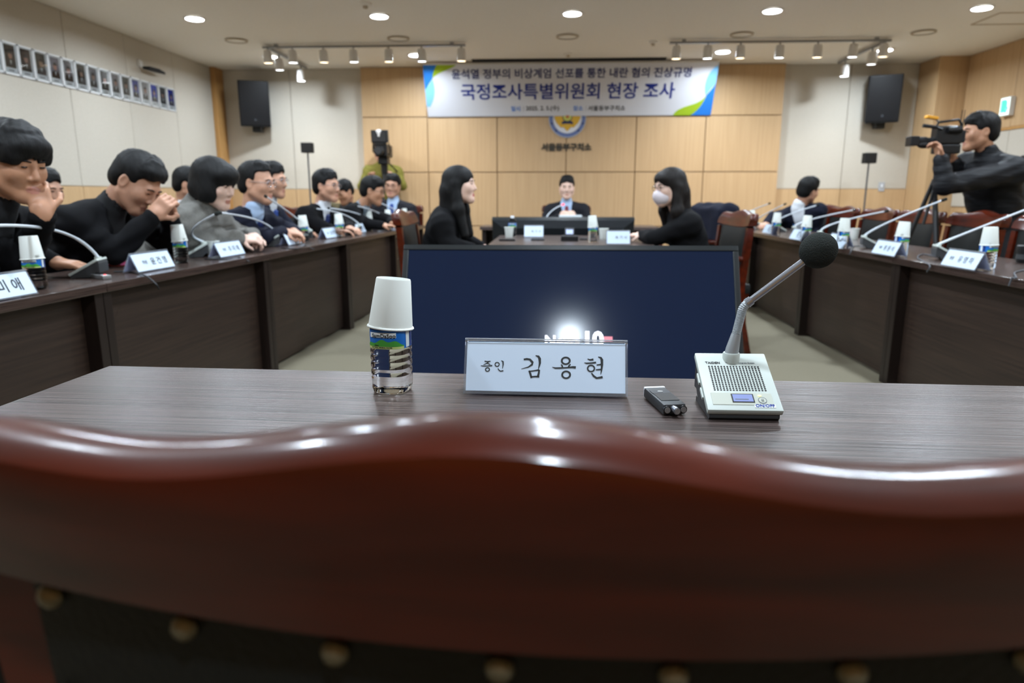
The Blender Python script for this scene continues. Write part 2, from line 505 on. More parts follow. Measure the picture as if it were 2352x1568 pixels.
def track(x0, x1, sx, label, lx, side):
    t = thing('lamp_track', label, 'lamp track', ((x0 + x1) / 2, 7.97, CEIL))
    c = Vector(((x0 + x1) / 2, 7.97, CEIL))
    MB().box(Vector(((x0 + x1) / 2, 7.97, CEIL - .03)) - c, ((x1 - x0) / 2, .017, .012)).build('rail', 'grey_metal', t)
    MB().box(Vector((sx, 8.6, CEIL - .03)) - c, (.017, .62, .012)).build('side_rail', 'grey_metal', t)
    for x in (x0 + .15, x1 - .15):
        MB().box(Vector((x, 7.97, CEIL - .01)) - c, (.02, .017, .012)).build('clip', 'grey_metal', t)
    pos = [(x, 7.95, z, i % 2) for i, (x, z) in enumerate(lx)] + [(sx, 8.30, 2.50, 1), (sx, 9.02, 2.49, 1)]
    names = [('leftmost', 'second', 'third', 'fourth', 'fifth', 'sixth', 'last')[i] + f' along the {side} ceiling track' for i in range(len(lx))] + \
            [f'nearer lamp on the short arm of the {side} track', f'lamp nearest the back wall on the {side} track arm']
    for (x, y, z, cool), nm in zip(pos, names):
        s = thing('track_spotlight', f'grey cylindrical {"cool white" if cool else "warm white"} track spotlight, {nm}', 'spotlight', (x, y, CEIL - .04), 0, 'track spotlights')
        d = Vector((0.0, 0.10, -1)).normalized() if y < 8.9 else Vector((0, 0.02, -1)).normalized()
        R = d.to_track_quat('Z', 'Y').to_matrix()
        zz = z - (CEIL - .04)
        MB().tube([(0, 0, 0), (0, 0, zz + .11)], .009, 8).build('stem', 'grey_metal', s, True)
        MB().lathe([(.022, -.005), (.04, .0), (.046, .03), (.05, .125), (.05, .13), (.045, .128)], 18, (0, -.008, zz + .115), R, cap1=False).build('housing', 'white_metal', s, True)
        MB().lathe([(.045, .112), (.047, .1285)], 18, (0, -.008, zz + .115), R).build('lens', 'lamp_cool' if cool else 'lamp_warm', s)
        ld = bpy.data.lights.new('spot_beam', 'SPOT')
        ld.energy = 11.0 if cool else 17.0
        ld.color = (0.95, 0.98, 1.0) if cool else (1.0, 0.80, 0.55)
        ld.spot_size = math.radians(92); ld.spot_blend = 1.0; ld.shadow_soft_size = 0.04
        lo = bpy.data.objects.new('spot_beam', ld); COL.objects.link(lo)
        lo.parent = s
        lo.location = Vector((0, -.008, zz + .115)) + d * .14
        aim = Vector((0, 0.62 if y < 8.1 else (.35 if y < 8.9 else .08), -1)).normalized()
        lo.rotation_euler = aim.to_track_quat('-Z', 'Y').to_euler()
LZ = 2.515
track(-3.20, -0.93, -3.15, 'thin grey ceiling track with spotlights left of the banner', [(-3.141, LZ), (-2.859, LZ), (-2.51, LZ), (-2.172, LZ), (-1.781, LZ), (-1.413, LZ), (-0.973, LZ)], 'left')
track(1.29, 3.62, 3.583, 'thin grey ceiling track with spotlights right of the banner', [(1.362, LZ), (1.697, LZ), (2.044, LZ), (2.459, LZ), (2.857, LZ), (3.227, LZ), (3.544, LZ)], 'right')

# ------------------------------------------------------------------ banner, emblem, letters on the feature wall
bt = thing('banner', 'wide white banner with blue Korean lettering hung above the seated chairman', 'banner', (0.24, 9.05, 2.67))
BO = Vector((0.24, 9.05, 2.672)); BB = Vector((0.24, 9.36, 2.075))
b_r = Vector((1, 0, 0)); b_d = (BB - BO); BH = b_d.length; b_d.normalize()
b_n = b_r.cross(-b_d)
BW = 3.68
def bp(u, v, w=0.0):   # u, v in 0..1 from the top left
    return BO + b_r * ((u - .5) * BW) + b_d * (v * BH) + b_n * w - BO
def flat(poly, m, name, w=0.004):
    mb = MB().prism(poly, w - .0015, w, lambda u, v, q: bp(u, v, q))
    return mb.build(name, m, bt)
MB().prism([(0, 0), (1, 0), (1, 1), (0, 1)], -.002, .002, lambda u, v, q: bp(u, v, q)).build('cloth', 'banner', bt)
MB().tube([bp(0, 0, 0), bp(1, 0, 0)], .012, 8).build('top_rod', 'white_metal', bt)
def bez(p0, p1, p2, p3, n=10):
    return [tuple((1 - t) ** 3 * a + 3 * (1 - t) ** 2 * t * b + 3 * (1 - t) * t * t * c + t ** 3 * d for a, b, c, d in zip(p0, p1, p2, p3)) for t in [i / n for i in range(n + 1)]]
flat([(0, .0), (.05, 0)] + bez((.05, 0), (.04, .15), (.036, .2), (.03, .26)) + bez((.03, .26), (.015, .36), (.01, .4), (.002, .47)) + [(0, .47)], 'banner_blue', 'blue_wave')
flat([(.05, 0), (.118, 0)] + bez((.118, 0), (.105, .09), (.05, .13), (.029, .26)) + bez((.029, .26), (.032, .15), (.04, .07), (.05, 0)), 'banner_lime', 'green_wave', .0045)
flat(bez((.0, .47), (.016, .38), (.02, .34), (.029, .28)) + bez((.029, .28), (.036, .45), (.035, .6), (.012, .80)) + [(0, .80)], 'banner_sky', 'sky_wave', .005)
flat([(1, .0), (.998, .08)] + bez((.99, .09), (.97, .2), (.955, .4), (.972, .62)) + bez((.972, .62), (.985, .5), (.99, .45), (1, .40)), 'banner_sky', 'sky_wave', .005)
flat([(1, .40)] + bez((1, .40), (.985, .55), (.975, .6), (.972, .64)) + bez((.972, .64), (.965, .8), (.955, .9), (.93, 1)) + [(1, 1)], 'banner_blue', 'blue_wave')
flat(bez((.975, .62), (.95, .85), (.885, .78), (.868, 1)) + [(.93, 1)] + bez((.93, 1), (.955, .9), (.965, .8), (.975, .62)), 'banner_lime', 'green_wave', .0045)
Rb = axes(b_r, -b_d)
text_words('headline_word', '윤석열 정부의 비상계엄 선포를 통한 내란 혐의 진상규명', .15, 'banner_navy', bt, bp(.505, .185, .004), Rb, width=3.0, bold=.003, extrude=.0006)
text_words('title_word', '국정조사특별위원회 현장 조사', .24, 'banner_royal', bt, bp(.495, .52, .004), Rb, width=2.72, bold=.0042, extrude=.0006)
text_obj('date_caption', '일시', .07, 'banner_blue', bt, bp(.315, .85, .004), Rb, bold=.001)
text_words('date_word', '2025. 2. 5.(수)', .075, 'banner_ink', bt, bp(.41, .85, .004), Rb, bold=.001)
text_obj('place_caption', '장소', .07, 'banner_blue', bt, bp(.535, .85, .004), Rb, bold=.001)
text_obj('place_name', '서울동부구치소', .075, 'banner_ink', bt, bp(.635, .85, .004), Rb, bold=.001)
for u in (.343, .563):
    flat([(u, .80), (u + .0012, .80), (u + .0012, .90), (u, .90)], 'emblem_grey', 'divider')

em = thing('wall_emblem', 'round blue and gold emblem half hidden under the banner', 'emblem', (0.235, 9.38, 2.045))
def disc(r, y0, m, name, inner=None, n=48, cz=0.0, cx=0.0, parent=em):
    if inner is None:
        poly = [(cx + r * math.cos(2 * PI * k / n), cz + r * math.sin(2 * PI * k / n)) for k in range(n)]
        return MB().prism(poly, 0, -y0, lambda u, v, w: Vector((u, w, v))).build(name, m, parent)
    mb = MB()
    rows = []
    for k in range(n + 1):
        a = 2 * PI * k / n
        d = Vector((math.cos(a), 0, math.sin(a)))
        rows.append([d * inner, d * inner + Vector((0, -y0, 0)), d * r + Vector((0, -y0, 0)), d * r])
    return mb.grid(rows).build(name, m, parent)
disc(.245, .012, 'emblem_grey', 'outer_ring', .235)
disc(.235, .011, 'emblem_blue', 'blue_ring', .19)
disc(.192, .013, 'emblem_grey', 'inner_ring', .186)
disc(.188, .008, 'banner', 'field')
wing = [(-.165, .14), (.165, .14), (.168, .0), (.14, -.06), (.085, -.115), (.05, -.11), (.0, -.165), (-.05, -.11), (-.085, -.115), (-.14, -.06), (-.168, .0)]
MB().prism(wing, -.008, -.016, lambda u, v, w: Vector((u, w, v))).build('gold_wings', 'gold', em)
disc(.065, .02, 'emblem_navy', 'medallion_rim', cz=.02)
disc(.056, .023, 'emblem_lime', 'medallion', cz=.02)
disc(.022, .026, 'emblem_red', 'medallion_heart', cz=.02)
MB().prism([(-.075, -.075), (-.07, -.045), (-.03, -.03), (.03, -.03), (.07, -.045), (.075, -.075), (.03, -.07), (-.03, -.07)], -.016, -.02, lambda u, v, w: Vector((u, w, v))).build('ribbon', 'emblem_navy', em)
for a in (198, 227, 313, 342):
    d = Vector((math.cos(math.radians(a)), 0, math.sin(math.radians(a)))) * .213
    MB().box(d + Vector((0, -.012, 0)), (.011, .002, .011), R=Matrix.Rotation(math.radians(a), 3, 'Y')).build('star', 'emblem_navy', em)
sg = thing('wall_sign', 'dark Korean letters on the maple wall under the round emblem', 'sign', (0.226, 9.38, 1.682))
text_obj('lettering', '서울동부구치소', .1, 'sign_ink', sg, Vector((0, -.007, 0)), axes((1, 0, 0), (0, 0, 1)), width=.66, bold=.004, extrude=.006)

# ------------------------------------------------------------------ framed portraits along the left wall
n_fr = 16
fw2 = .175
PH = [(30, 30, 32), (44, 38, 36), (58, 46, 44), (32, 33, 30), (120, 122, 136), (112, 112, 118), (40, 40, 40), (120, 122, 130), (70, 70, 74), (150, 150, 152), (104, 106, 104), (84, 92, 160), (168, 168, 170), (36, 64, 190), (96, 98, 100), (26, 46, 160)]
ORD16 = ('', 'first', 'second', 'third', 'fourth', 'fifth', 'sixth', 'seventh', 'eighth', 'ninth', 'tenth', 'eleventh', 'twelfth', 'thirteenth', 'fourteenth', 'last')
DESC = ['cut off by the left picture edge', 'black backdrop', 'pale shirt', 'black backdrop and grey suit', 'pale grey backdrop', 'grey haired sitter', 'bright lamp reflections', 'dark uniform', 'black suit', 'pale backdrop', 'grey green backdrop', 'lilac backdrop', 'white backdrop', 'bright blue backdrop', 'grey backdrop', 'deep blue backdrop']
for i in range(n_fr):
    y = 5.575 + fw2 * i
    lab = f'framed portrait, {DESC[i]}, {ORD16[i]} of the left wall row'.replace(',  of', ' of')
    t = thing('portrait_frame', lab, 'framed photo', (XL + .02, y, 2.155), 0, 'framed portraits')
    def q(u, v, w): return Vector((w, u, v))
    mb = MB()
    for (c, h) in (((.006, 0, .121), (.008, .083, .008)), ((.006, 0, -.121), (.008, .083, .008)), ((.006, .079, 0), (.008, .006, .129)), ((.006, -.079, 0), (.008, .006, .129))):
        mb.box(c, h)
    mb.build('frame', 'frame_white', t)
    MB().box((.003, 0, 0), (.003, .076, .116)).build('mount', 'label_white', t)
    bgm = mat('portrait_backdrop', PH[i], .25)
    ph = MB().box((.0065, 0, .018), (.0008, .056, .088)).build('photo', bgm, t)
    suit = [(-.05, -.068), (.05, -.068), (.046, -.03), (.02, -.012), (-.02, -.012), (-.046, -.03)]
    MB().prism(suit, .0074, .008, q).build('suit_print', 'black_matte' if i % 3 else 'dark_grey', ph)
    MB().prism([(-.008, -.014), (.008, -.014), (.0, -.05)], .0082, .0086, q).build('shirt_print', 'label_white', ph)
    el = [(.021 * math.cos(a), .026 + .03 * math.sin(a)) for a in [2 * PI * k / 18 for k in range(18)]]
    MB().prism(el, .0082, .009, q).build('face_print', mat('portrait_face', (168 - 6 * (i % 4), 122 - 4 * (i % 3), 100), .3), ph)
    hr = [(.024 * math.cos(a), .038 + .026 * math.sin(a)) for a in [PI * k / 12 for k in range(13)]]
    MB().prism(hr, .0091, .0095, q).build('hair_print', 'black_matte', ph)
    MB().box((.0065, 0, -.092), (.0006, .03, .004)).build('caption', 'ink_soft', t)
    # clear glazing with a sharp reflection
    MB().box((.0125, 0, 0), (.0006, .072, .113)).build('glazing', M.setdefault('glaze', mat('picture_glass', (255, 255, 255), .02, trans=1.0, ior=1.45)), t)

# ------------------------------------------------------------------ wall things
br = thing('wall_bracket', 'black flat arm on a white bracket high on the left wall', 'bracket', (XL + .01, 7.62, 2.42))
MB().box((.02, 0, .03), (.022, .03, .035), ch=.006).build('mount', 'white_metal', br)
MB().prism([(-.02, -.02), (.02, -.03), (.03, .14), (.0, .36), (-.02, .14)], -.012, .012, lambda u, v, w: Vector((.10 + u * 2.0, v, w - .015))).build('arm', 'black_matte', br)
for (x, y, z, lab, m) in ((4.92, 9.015, 1.12, 'white light switch plate on the maple corner column', 'white_metal'), (4.38, 9.47, 1.17, 'small grey socket plate on the wall under the right loudspeaker', 'emblem_grey')):
    t = thing('switch_plate', lab, 'switch', (x, y, z))
    MB().box((0, -.004, 0), (.038, .006, .058), ch=.003).build('plate', m, t)
    MB().box((0, -.012, .012), (.012, .003, .02), ch=.001).build('rocker', 'cap_white', t)
ex = thing('exit_sign', 'small green and white lit exit sign high on the right wall', 'sign', (XR - .05, 8.14, 2.01))
MB().box((0, 0, 0), (.028, .085, .10), ch=.008).build('housing', 'white_metal', ex)
MB().box((-.029, 0, 0), (.002, .076, .09)).build('face', 'exit_white', ex)
MB().box((-.032, .018, .004), (.002, .04, .066)).build('door_symbol', 'exit_green', ex)
mb = MB(); mb.ball((-.036, -.03, .045), (.003, .014, .014), 10, 6); mb.box((-.036, -.03, .005), (.002, .014, .03)); mb.box((-.036, -.045, -.04), (.002, .008, .03), R=Matrix.Rotation(.5, 3, 'X')); mb.box((-.036, -.018, -.04), (.002, .008, .03), R=Matrix.Rotation(-.5, 3, 'X'))
mb.build('running_figure', 'exit_green', ex)

def loudspeaker(x, z, rz, tilt, label):
    t = thing('wall_loudspeaker', label, 'loudspeaker', (x, 9.30, z), 0, 'wall loudspeakers')
    R = Matrix.Rotation(rz, 3, 'Z') @ Matrix.Rotation(tilt, 3, 'X')
    MB().box((0, 0, 0), (.19, .135, .285), R=R, ch=.012).build('cabinet', 'black_matte', t)
    MB().box(R @ Vector((0, -.136, .005)), (.178, .006, .27), R=R, ch=.004).build('grille', 'black', t)
    MB().tube([R @ Vector((0, -.141, -.2)), R @ Vector((0, -.147, -.2))], .018, 12).build('badge', 'dark_grey', t)
    MB().box((0, .06, -.31), (.06, .05, .05), ch=.01).build('bracket_block', 'black', t)
    MB().box((0, .13, -.29), (.035, .09, .02)).build('bracket_arm', 'black', t)
loudspeaker(-3.90, 2.245, math.radians(22), math.radians(8), 'black loudspeaker cabinet hung on the cream wall left of the banner')
loudspeaker(4.21, 2.25, math.radians(-22), math.radians(8), 'black loudspeaker cabinet hung on the cream wall right of the banner')
def stand_speaker(x, y, z, label):
    t = thing('stand_speaker', label, 'speaker', (x, y, 0), 0, 'small speakers on stands')
    MB().box((0, 0, z), (.068, .055, .062), ch=.006).build('cabinet', 'black_matte', t)
    MB().box((0, -.056, z), (.06, .003, .054)).build('grille', 'black', t)
    MB().tube([(0, 0, .05), (0, 0, z - .06)], .011, 10).build('pole', 'steel', t, True)
    for k in range(3):
        a = 2 * PI * k / 3 + .4
        MB().tube([(0, 0, .30), (.24 * math.cos(a), .24 * math.sin(a), .012)], .010, 8).build('leg', 'steel', t, True)
stand_speaker(-3.05, 8.80, 1.645, 'small black speaker on a thin pole before the left cream wall')
stand_speaker(3.89, 8.80, 1.50, 'small black speaker on a thin pole before the right cream wall')

# ------------------------------------------------------------------ tables
TZ = 0.72
def desk(x_front, x_rear, y0, y1, label, group):
    """conference desk module along the room: overhanging top, recessed front panel, end slabs"""
    s = 1 if x_rear > x_front else -1          # s: direction from the aisle towards the seats
    cx, cy = (x_front + x_rear) / 2, (y0 + y1) / 2
    t = thing('conference_desk', label, 'desk', (cx, cy, 0), 0, group)
    hw, hl = abs(x_rear - x_front) / 2, (y1 - y0) / 2
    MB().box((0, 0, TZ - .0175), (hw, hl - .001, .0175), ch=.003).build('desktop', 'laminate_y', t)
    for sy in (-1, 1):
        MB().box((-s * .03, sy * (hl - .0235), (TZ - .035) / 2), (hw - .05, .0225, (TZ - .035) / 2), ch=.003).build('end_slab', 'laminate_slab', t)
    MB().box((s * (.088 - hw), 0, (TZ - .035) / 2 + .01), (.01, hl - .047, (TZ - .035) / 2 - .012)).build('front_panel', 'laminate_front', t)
    return t
RF, RR = 1.905, 2.49
ORDN = ('nearest the camera', 'second from the camera', 'third from the camera', 'fourth from the camera', 'farthest from the camera')
LSK = 0.055                                   # the left row stands slightly askew
def left_front(y): return -1.72 + LSK * (y - 2.3)
for i, (y0, y1) in enumerate(((1.16, 2.56), (2.56, 3.96), (3.96, 5.36), (5.36, 6.76), (6.76, 7.90))):
    ym = (y0 + y1) / 2
    xf = left_front(ym)
    t = desk(xf, xf - .48, y0, y1, f'dark wood conference desk in the left row, {ORDN[i]}', 'left row of desks')
    t.rotation_euler = (0, 0, -math.atan(LSK))
for i in range(4):
    desk(RF, RR, 2.49 + 1.4 * i, 3.89 + 1.4 * i, f'dark wood conference desk in the right row, {ORDN[i] if i < 3 else ORDN[4]}', 'right row of desks')

def cross_table(x0, x1, y0, y1, label, m='laminate_x', front=True):
    cx, cy = (x0 + x1) / 2, (y0 + y1) / 2
    hx, hy = (x1 - x0) / 2, (y1 - y0) / 2
    t = thing('table', label, 'table', (cx, cy, 0))
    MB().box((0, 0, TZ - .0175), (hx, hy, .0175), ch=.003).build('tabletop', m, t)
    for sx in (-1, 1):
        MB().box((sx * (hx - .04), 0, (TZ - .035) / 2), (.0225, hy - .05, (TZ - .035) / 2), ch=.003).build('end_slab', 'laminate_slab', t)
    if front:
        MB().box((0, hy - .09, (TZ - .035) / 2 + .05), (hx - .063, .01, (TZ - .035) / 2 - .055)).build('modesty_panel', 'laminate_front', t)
    return t
tt = cross_table(-0.88, 0.935, 0.655, 1.245, 'long dark laminate witness table in the foreground with a nameplate on it')
tt.rotation_euler = (0, 0, -.034)
cross_table(-0.415, 0.73, 4.545, 5.93, 'square dark table between the two women in black', 'laminate_x')
cross_table(-0.75, 1.20, 7.55, 8.13, 'dark table at the far end where the chairman sits', 'laminate_x')

# ------------------------------------------------------------------ large monitors leaning on low stands
def monitor(loc, rz, label, lit):
    t = thing('floor_monitor', label, 'monitor', loc, rz)
    W, H, tl = .624, .36, math.radians(24)
    R = Matrix.Rotation(-tl, 3, 'X')        # screen faces local -y, top leans to +y
    cz = .862 - H * math.cos(tl)
    c = Vector((0, -H * math.sin(tl), cz))
    def P(x, y, z): return c + R @ Vector((x, y, z))
    b = .021
    for (x, z, hx, hz) in ((0, H - b / 2, W, b / 2), (0, -H + b / 2, W, b / 2), (-W + b / 2, 0, b / 2, H - b), (W - b / 2, 0, b / 2, H - b)):
        MB().box(P(x, 0, z), (hx, .022, hz), R=R, ch=.003).build('bezel', 'bezel', t)
    sc = MB().box(P(0, -.004, 0), (W - b, .012, H - b), R=R).build('screen', 'screen_navy' if lit else 'black', t)
    # stepped back shell
    MB().box(P(0, .026, 0), (W - .004, .008, H - .004), R=R, ch=.006).build('back_cover', 'bezel_back', t)
    bw, bh = W - .1, H - .07
    mb = MB()
    f = [P(sx * (W - .01), .034, sz * (H - .01)) for sx, sz in ((-1, -1), (1, -1), (1, 1), (-1, 1))] + [P(sx * bw, .062, sz * bh) for sx, sz in ((-1, -1), (1, -1), (1, 1), (-1, 1))]
    mb._add(f, [(0, 1, 2, 3), (4, 5, 6, 7), (0, 1, 5, 4), (1, 2, 6, 5), (2, 3, 7, 6), (3, 0, 4, 7)])
    mb.build('back_bulge', 'bezel_back', t)
    MB().box(P(0, .066, -.02), (.16, .006, .1), R=R, ch=.004).build('mount_plate', 'black', t)
    for sx in (-.34, .34):
        MB().tube([P(sx, .062, .1), (sx, .22, .02)], .014, 8).build('stand_strut', 'black', t, True)
        MB().box((sx, -.06, .016), (.022, .32, .016), ch=.004).build('stand_foot', 'black', t)
        MB().box((sx, -.29, .10), (.018, .02, .09), ch=.003).build('stand_post', 'black', t)
    return t, P, sc, R
tv, P, sc, R = monitor((0.078, 2.60, 0), 0, 'large monitor with a lit dark blue screen leaning behind the witness table', True)
# reflection of a lit channel logo, painted on the screen as glowing letters
Rt = axes((1, 0, 0), R @ Vector((0, 0, 1)))
text_obj('lettering_reflection', 'News', .05, 'logo_reflection_white', sc, P(-.022, -.018, -.006), Rt, width=.125, bold=.001, extrude=.0004)
text_obj('number_reflection', '10', .075, 'logo_reflection_white', sc, P(.094, -.018, .001), Rt, width=.066, bold=.003, extrude=.0004)
MB().box(P(.143, -.0175, .002), (.016, .0008, .010), R=R).build('stripe_reflection', 'logo_reflection_pink', sc)
monitor((0.128, 6.10, 0), PI, 'large black monitor seen from behind beyond the square table', False)

# ------------------------------------------------------------------ chairs: carved wooden crest rail, padded back with brass tacks
def smooth01(t):
    t = max(0.0, min(1.0, t)); return t * t * (3 - 2 * t)
CW = .302
def crest_top(x):
    a = abs(x) / CW
    return .934 + .024 * (1 - smooth01(a / .60)) + .004 * smooth01((a - .6) / .3) - .03 * smooth01((a - .92) / .10)
def crest_bot(x):
    a = abs(x) / CW
    return .842 + .016 * a * a
def back_y(x):            # the back is hollow for the sitter: the middle stands further from the seat
    return -.03 * (1 - (x / CW) ** 2)
def make_chair():
    t = thing('conference_chair', 'chair', 'chair')
    # crest rail as a loft of rounded sections; local +y is the sitter's front, origin on the floor below the back
    rows = []
    N = 48
    for i in range(N + 1):
        x = -CW + 2 * CW * i / N
        z1, z0 = crest_top(x), crest_bot(x)
        y = back_y(x)
        lean = lambda z: -.26 * (z - .84)
        th = .029
        ring = []
        for (sy, z, k) in ((-1, z0 + .004, 1), (-1, (z0 + z1) / 2, 1.0), (-1, z1 - .020, 1.0), (-.86, z1 - .008, 1.0), (-.55, z1 - .001, 1), (.0, z1 + .001, 1), (.55, z1 - .002, 1), (.86, z1 - .009, 1), (1, z1 - .022, 1), (1, (z0 + z1) / 2, 1), (1, z0 + .004, 1), (.8, z0, 1), (-.8, z0, 1)):
            ring.append(Vector((x, y + sy * th + lean(z), z)))
        rows.append(ring)
    mb = MB().grid(rows, closed_u=True)
    n = len(rows[0])
    mb.f.append(tuple(range(n))[::-1]); mb.f.append(tuple(range(N * n, N * n + n)))
    mb.build('crest_rail', 'chair_wood', t, True)
    for s in (-1, 1):
        x = s * (CW - .022)
        y = back_y(CW)
        path = [(x, y, .845), (x, y + .02, .62), (x, y + .035, .45), (x, y + .01, .22), (x, y - .04, .0)]
        mb = MB()
        rows = []
        for (px, py, pz) in path:
            rows.append([Vector((px + a, py + b, pz)) for a, b in ((-.020, -.020), (.020, -.020), (.020, .020), (-.020, .020))])
        mb.grid(rows, closed_u=True); mb.f.append((0, 1, 2, 3)); o = 4 * (len(path) - 1); mb.f.append((o, o + 1, o + 2, o + 3))
        mb.build('back_stile', 'chair_wood', t, True)
        MB().tube([(s * .25, .40, .42), (s * .25, .40, .20), (s * .25, .41, .0)], [.022, .02, .016], 10).build('front_leg', 'chair_wood', t, True)
        MB().tube([(x, .03, .64), (x + s * .012, .12, .655), (x + s * .015, .28, .655), (x + s * .012, .36, .64), (x, .385, .56), (s * .26, .40, .44)], [.016, .02, .022, .02, .017, .016], 10).build('armrest', 'chair_wood', t, True)
    # padded back, leather on both faces
    rows = []
    for i in range(25):
        x = -(CW - .045) + 2 * (CW - .045) * i / 24
        y = back_y(x)
        e = 1 - (abs(x) / (CW - .045)) ** 6
        ring = []
        zt = crest_bot(x) + .006; zb = .50
        for k in range(9):
            z = zb + (zt - zb) * k / 8
            b = math.sin(PI * min(1, max(0, (k + .15) / 8.3)))
            ring.append(Vector((x, y - .020 - .004 * b * e + .02 * ((.84 - z) / .3), z)))
        for k in range(8, -1, -1):
            z = zb + (zt - zb) * k / 8
            b = math.sin(PI * min(1, max(0, (k + .15) / 8.3))) ** .5
            ring.append(Vector((x, y + .014 + .035 * b * e + .02 * ((.84 - z) / .3), z)))
        rows.append(ring)
    mb = MB().grid(rows, closed_u=True)
    n = len(rows[0]); mb.f.append(tuple(range(n))[::-1]); mb.f.append(tuple(range(24 * n, 25 * n)))
    pad = mb.build('back_pad', 'leather', t, True)
    tm = MB().ball((0, 0, 0), (.0072, .0045, .0072), 10, 6).mesh('tack', True); tm.materials.append(M['tack'])
    spots = []
    for i in range(7):
        x = -.243 + .081 * i
        spots.append((x, crest_bot(x) - .0105))
    for s in (-1, 1):
        for k in range(3): spots.append((s * .25, .775 - .075 * k))
    for (x, z) in spots:
        o = bpy.data.objects.new('tack', tm); COL.objects.link(o); o.parent = pad
        o.location = (x, back_y(x) - .0235 + .02 * ((.84 - z) / .3), z)
    MB().box((0, .20, .445), (.285, .235, .035), ch=.022).build('seat_pad', 'leather', t, True)
    MB().box((0, .20, .402), (.275, .225, .016), ch=.004).build('seat_frame', 'chair_wood', t)
    return t
chair0 = make_chair(); ch_used = [False]
def chair(x, y, rz, label, group=None):
    return place(chair0, ch_used, (x, y, 0), rz, label, group)
chair(-0.018, .335, math.radians(-3), 'red brown wooden chair back with brass tacks filling the foreground')
# right row, empty, facing the aisle
for i, y in enumerate((4.05, 4.76, 5.46, 6.13, 6.86)):
    chair(2.83, y, PI / 2, f'empty wooden chair with black padded back behind the right desks, {ORDN[i]}', 'chairs behind the right desks')
# chairs under the people of the left row
for (x, y, who) in ((-2.72, 2.48, 'the man resting his chin on his hand'), (-2.76, 3.16, 'the man with the bowed head'), (-2.68, 3.85, 'the woman in the grey coat'), (-2.65, 4.50, 'the man in the navy suit'),
                    (-2.66, 5.25, 'the man half hidden by the navy suited man'), (-2.62, 5.90, 'the man in black with a white collar'), (-2.52, 6.65, 'the man leaning forward at the far left')):
    chair(x, y, -PI / 2, f'wooden chair with padded back under {who}', 'chairs behind the left desks')
chair(-1.0, 4.88, math.radians(-90), 'wooden chair under the long haired woman facing right')
chair(1.29, 4.86, math.radians(95), 'wooden chair with padded back under the masked woman')
chair(1.50, 6.40, math.radians(105), 'wooden chair with a navy jacket hung over its back')
chair(0.22, 8.62, PI, 'wooden chair under the chairman at the far end')
chair(2.98, 7.68, math.radians(125), 'wooden chair under the man turning away at the right')
chair(-1.82, 8.36, PI, 'wooden chair under the man facing the camera at the left corner')

# ------------------------------------------------------------------ bottles, cups, nameplates, microphones
def bottle_body(r=.0335, h=.165):
    p = [(r * .80, 0.0), (r * .93, .003), (r * .99, .010), (r, .018), (r, .026)]
    z = .026
    for k in range(4):
        p += [(r * 1.0, z + .002), (r * .955, z + .0045), (r * .955, z + .0055), (r * 1.0, z + .008), (r * 1.0, z + .0125)]
        z += .0125
    p += [(r * .97, .079), (r * .97, .111), (r, .114), (r * .98, .122), (r * .80, .138), (r * .50, .149), (r * .40, .154), (r * .40, h)]
    return p
def make_bottle():
    t = thing('water_bottle', 'bottle', 'bottle')
    MB().lathe(bottle_body(), 32, sq=.22).build('bottle_body', 'pet', t, True)
    r = .0335 * .975
    lab = MB().lathe([(r, .0795), (r + .0004, .0797), (r + .0004, .1105), (r, .1107)], 32, sq=.22, cap0=False, cap1=False).build('label', 'label_blue', t, True)
    # printed landscape on the label: green hill over lime field, white panel at the side
    def band(a0, a1, f0, f1, m, name, w):
        rows = []
        n = max(6, int((a1 - a0) * 10))
        for i in range(n + 1):
            a = a0 + (a1 - a0) * i / n
            e = 2.66
            q = (abs(math.cos(a)) ** e + abs(math.sin(a)) ** e) ** (-1 / e)
            rr = (r + w) * q
            rows.append([Vector((rr * math.cos(a), rr * math.sin(a), f0(a))), Vector((rr * math.cos(a), rr * math.sin(a), f1(a)))])
        MB().grid(rows).build(name, m, lab, True)
    for k, a0 in enumerate((-2.55, .60)):
        band(a0, a0 + 2.0, lambda a: .0799, lambda a: .0855, 'label_lime', 'field_print', .0008)
        band(a0, a0 + 2.0, lambda a, a0=a0: .0842, lambda a, a0=a0: .0862 + .008 * max(0.0, math.sin((a - a0) * 1.5)) + .002 * math.sin((a - a0) * 9), 'label_green', 'hill_print', .0011)
        band(a0 + .2, a0 + 1.6, lambda a: .099, lambda a: .1075, 'label_white', 'name_panel', .0008)
        band(a0 + 2.15, a0 + 2.5, lambda a: .081, lambda a: .110, 'label_white', 'info_panel', .0008)
        band(a0 + 2.52, a0 + 2.9, lambda a: .081, lambda a: .110, 'label_navy', 'navy_panel', .0008)
    MB().lathe([(.0150, .1505), (.0150, .168), (.0140, .1695)], 20).build('bottle_cap', 'cap_white', t, True)
    return t
bottle0 = make_bottle(); b_used = [False]
def bottle(p, rz, label, s=1.0):
    o = place(bottle0, b_used, (p[0], p[1], TZ), rz, label, 'water bottles on the tables')
    o.scale = (s, s, s)
    return o

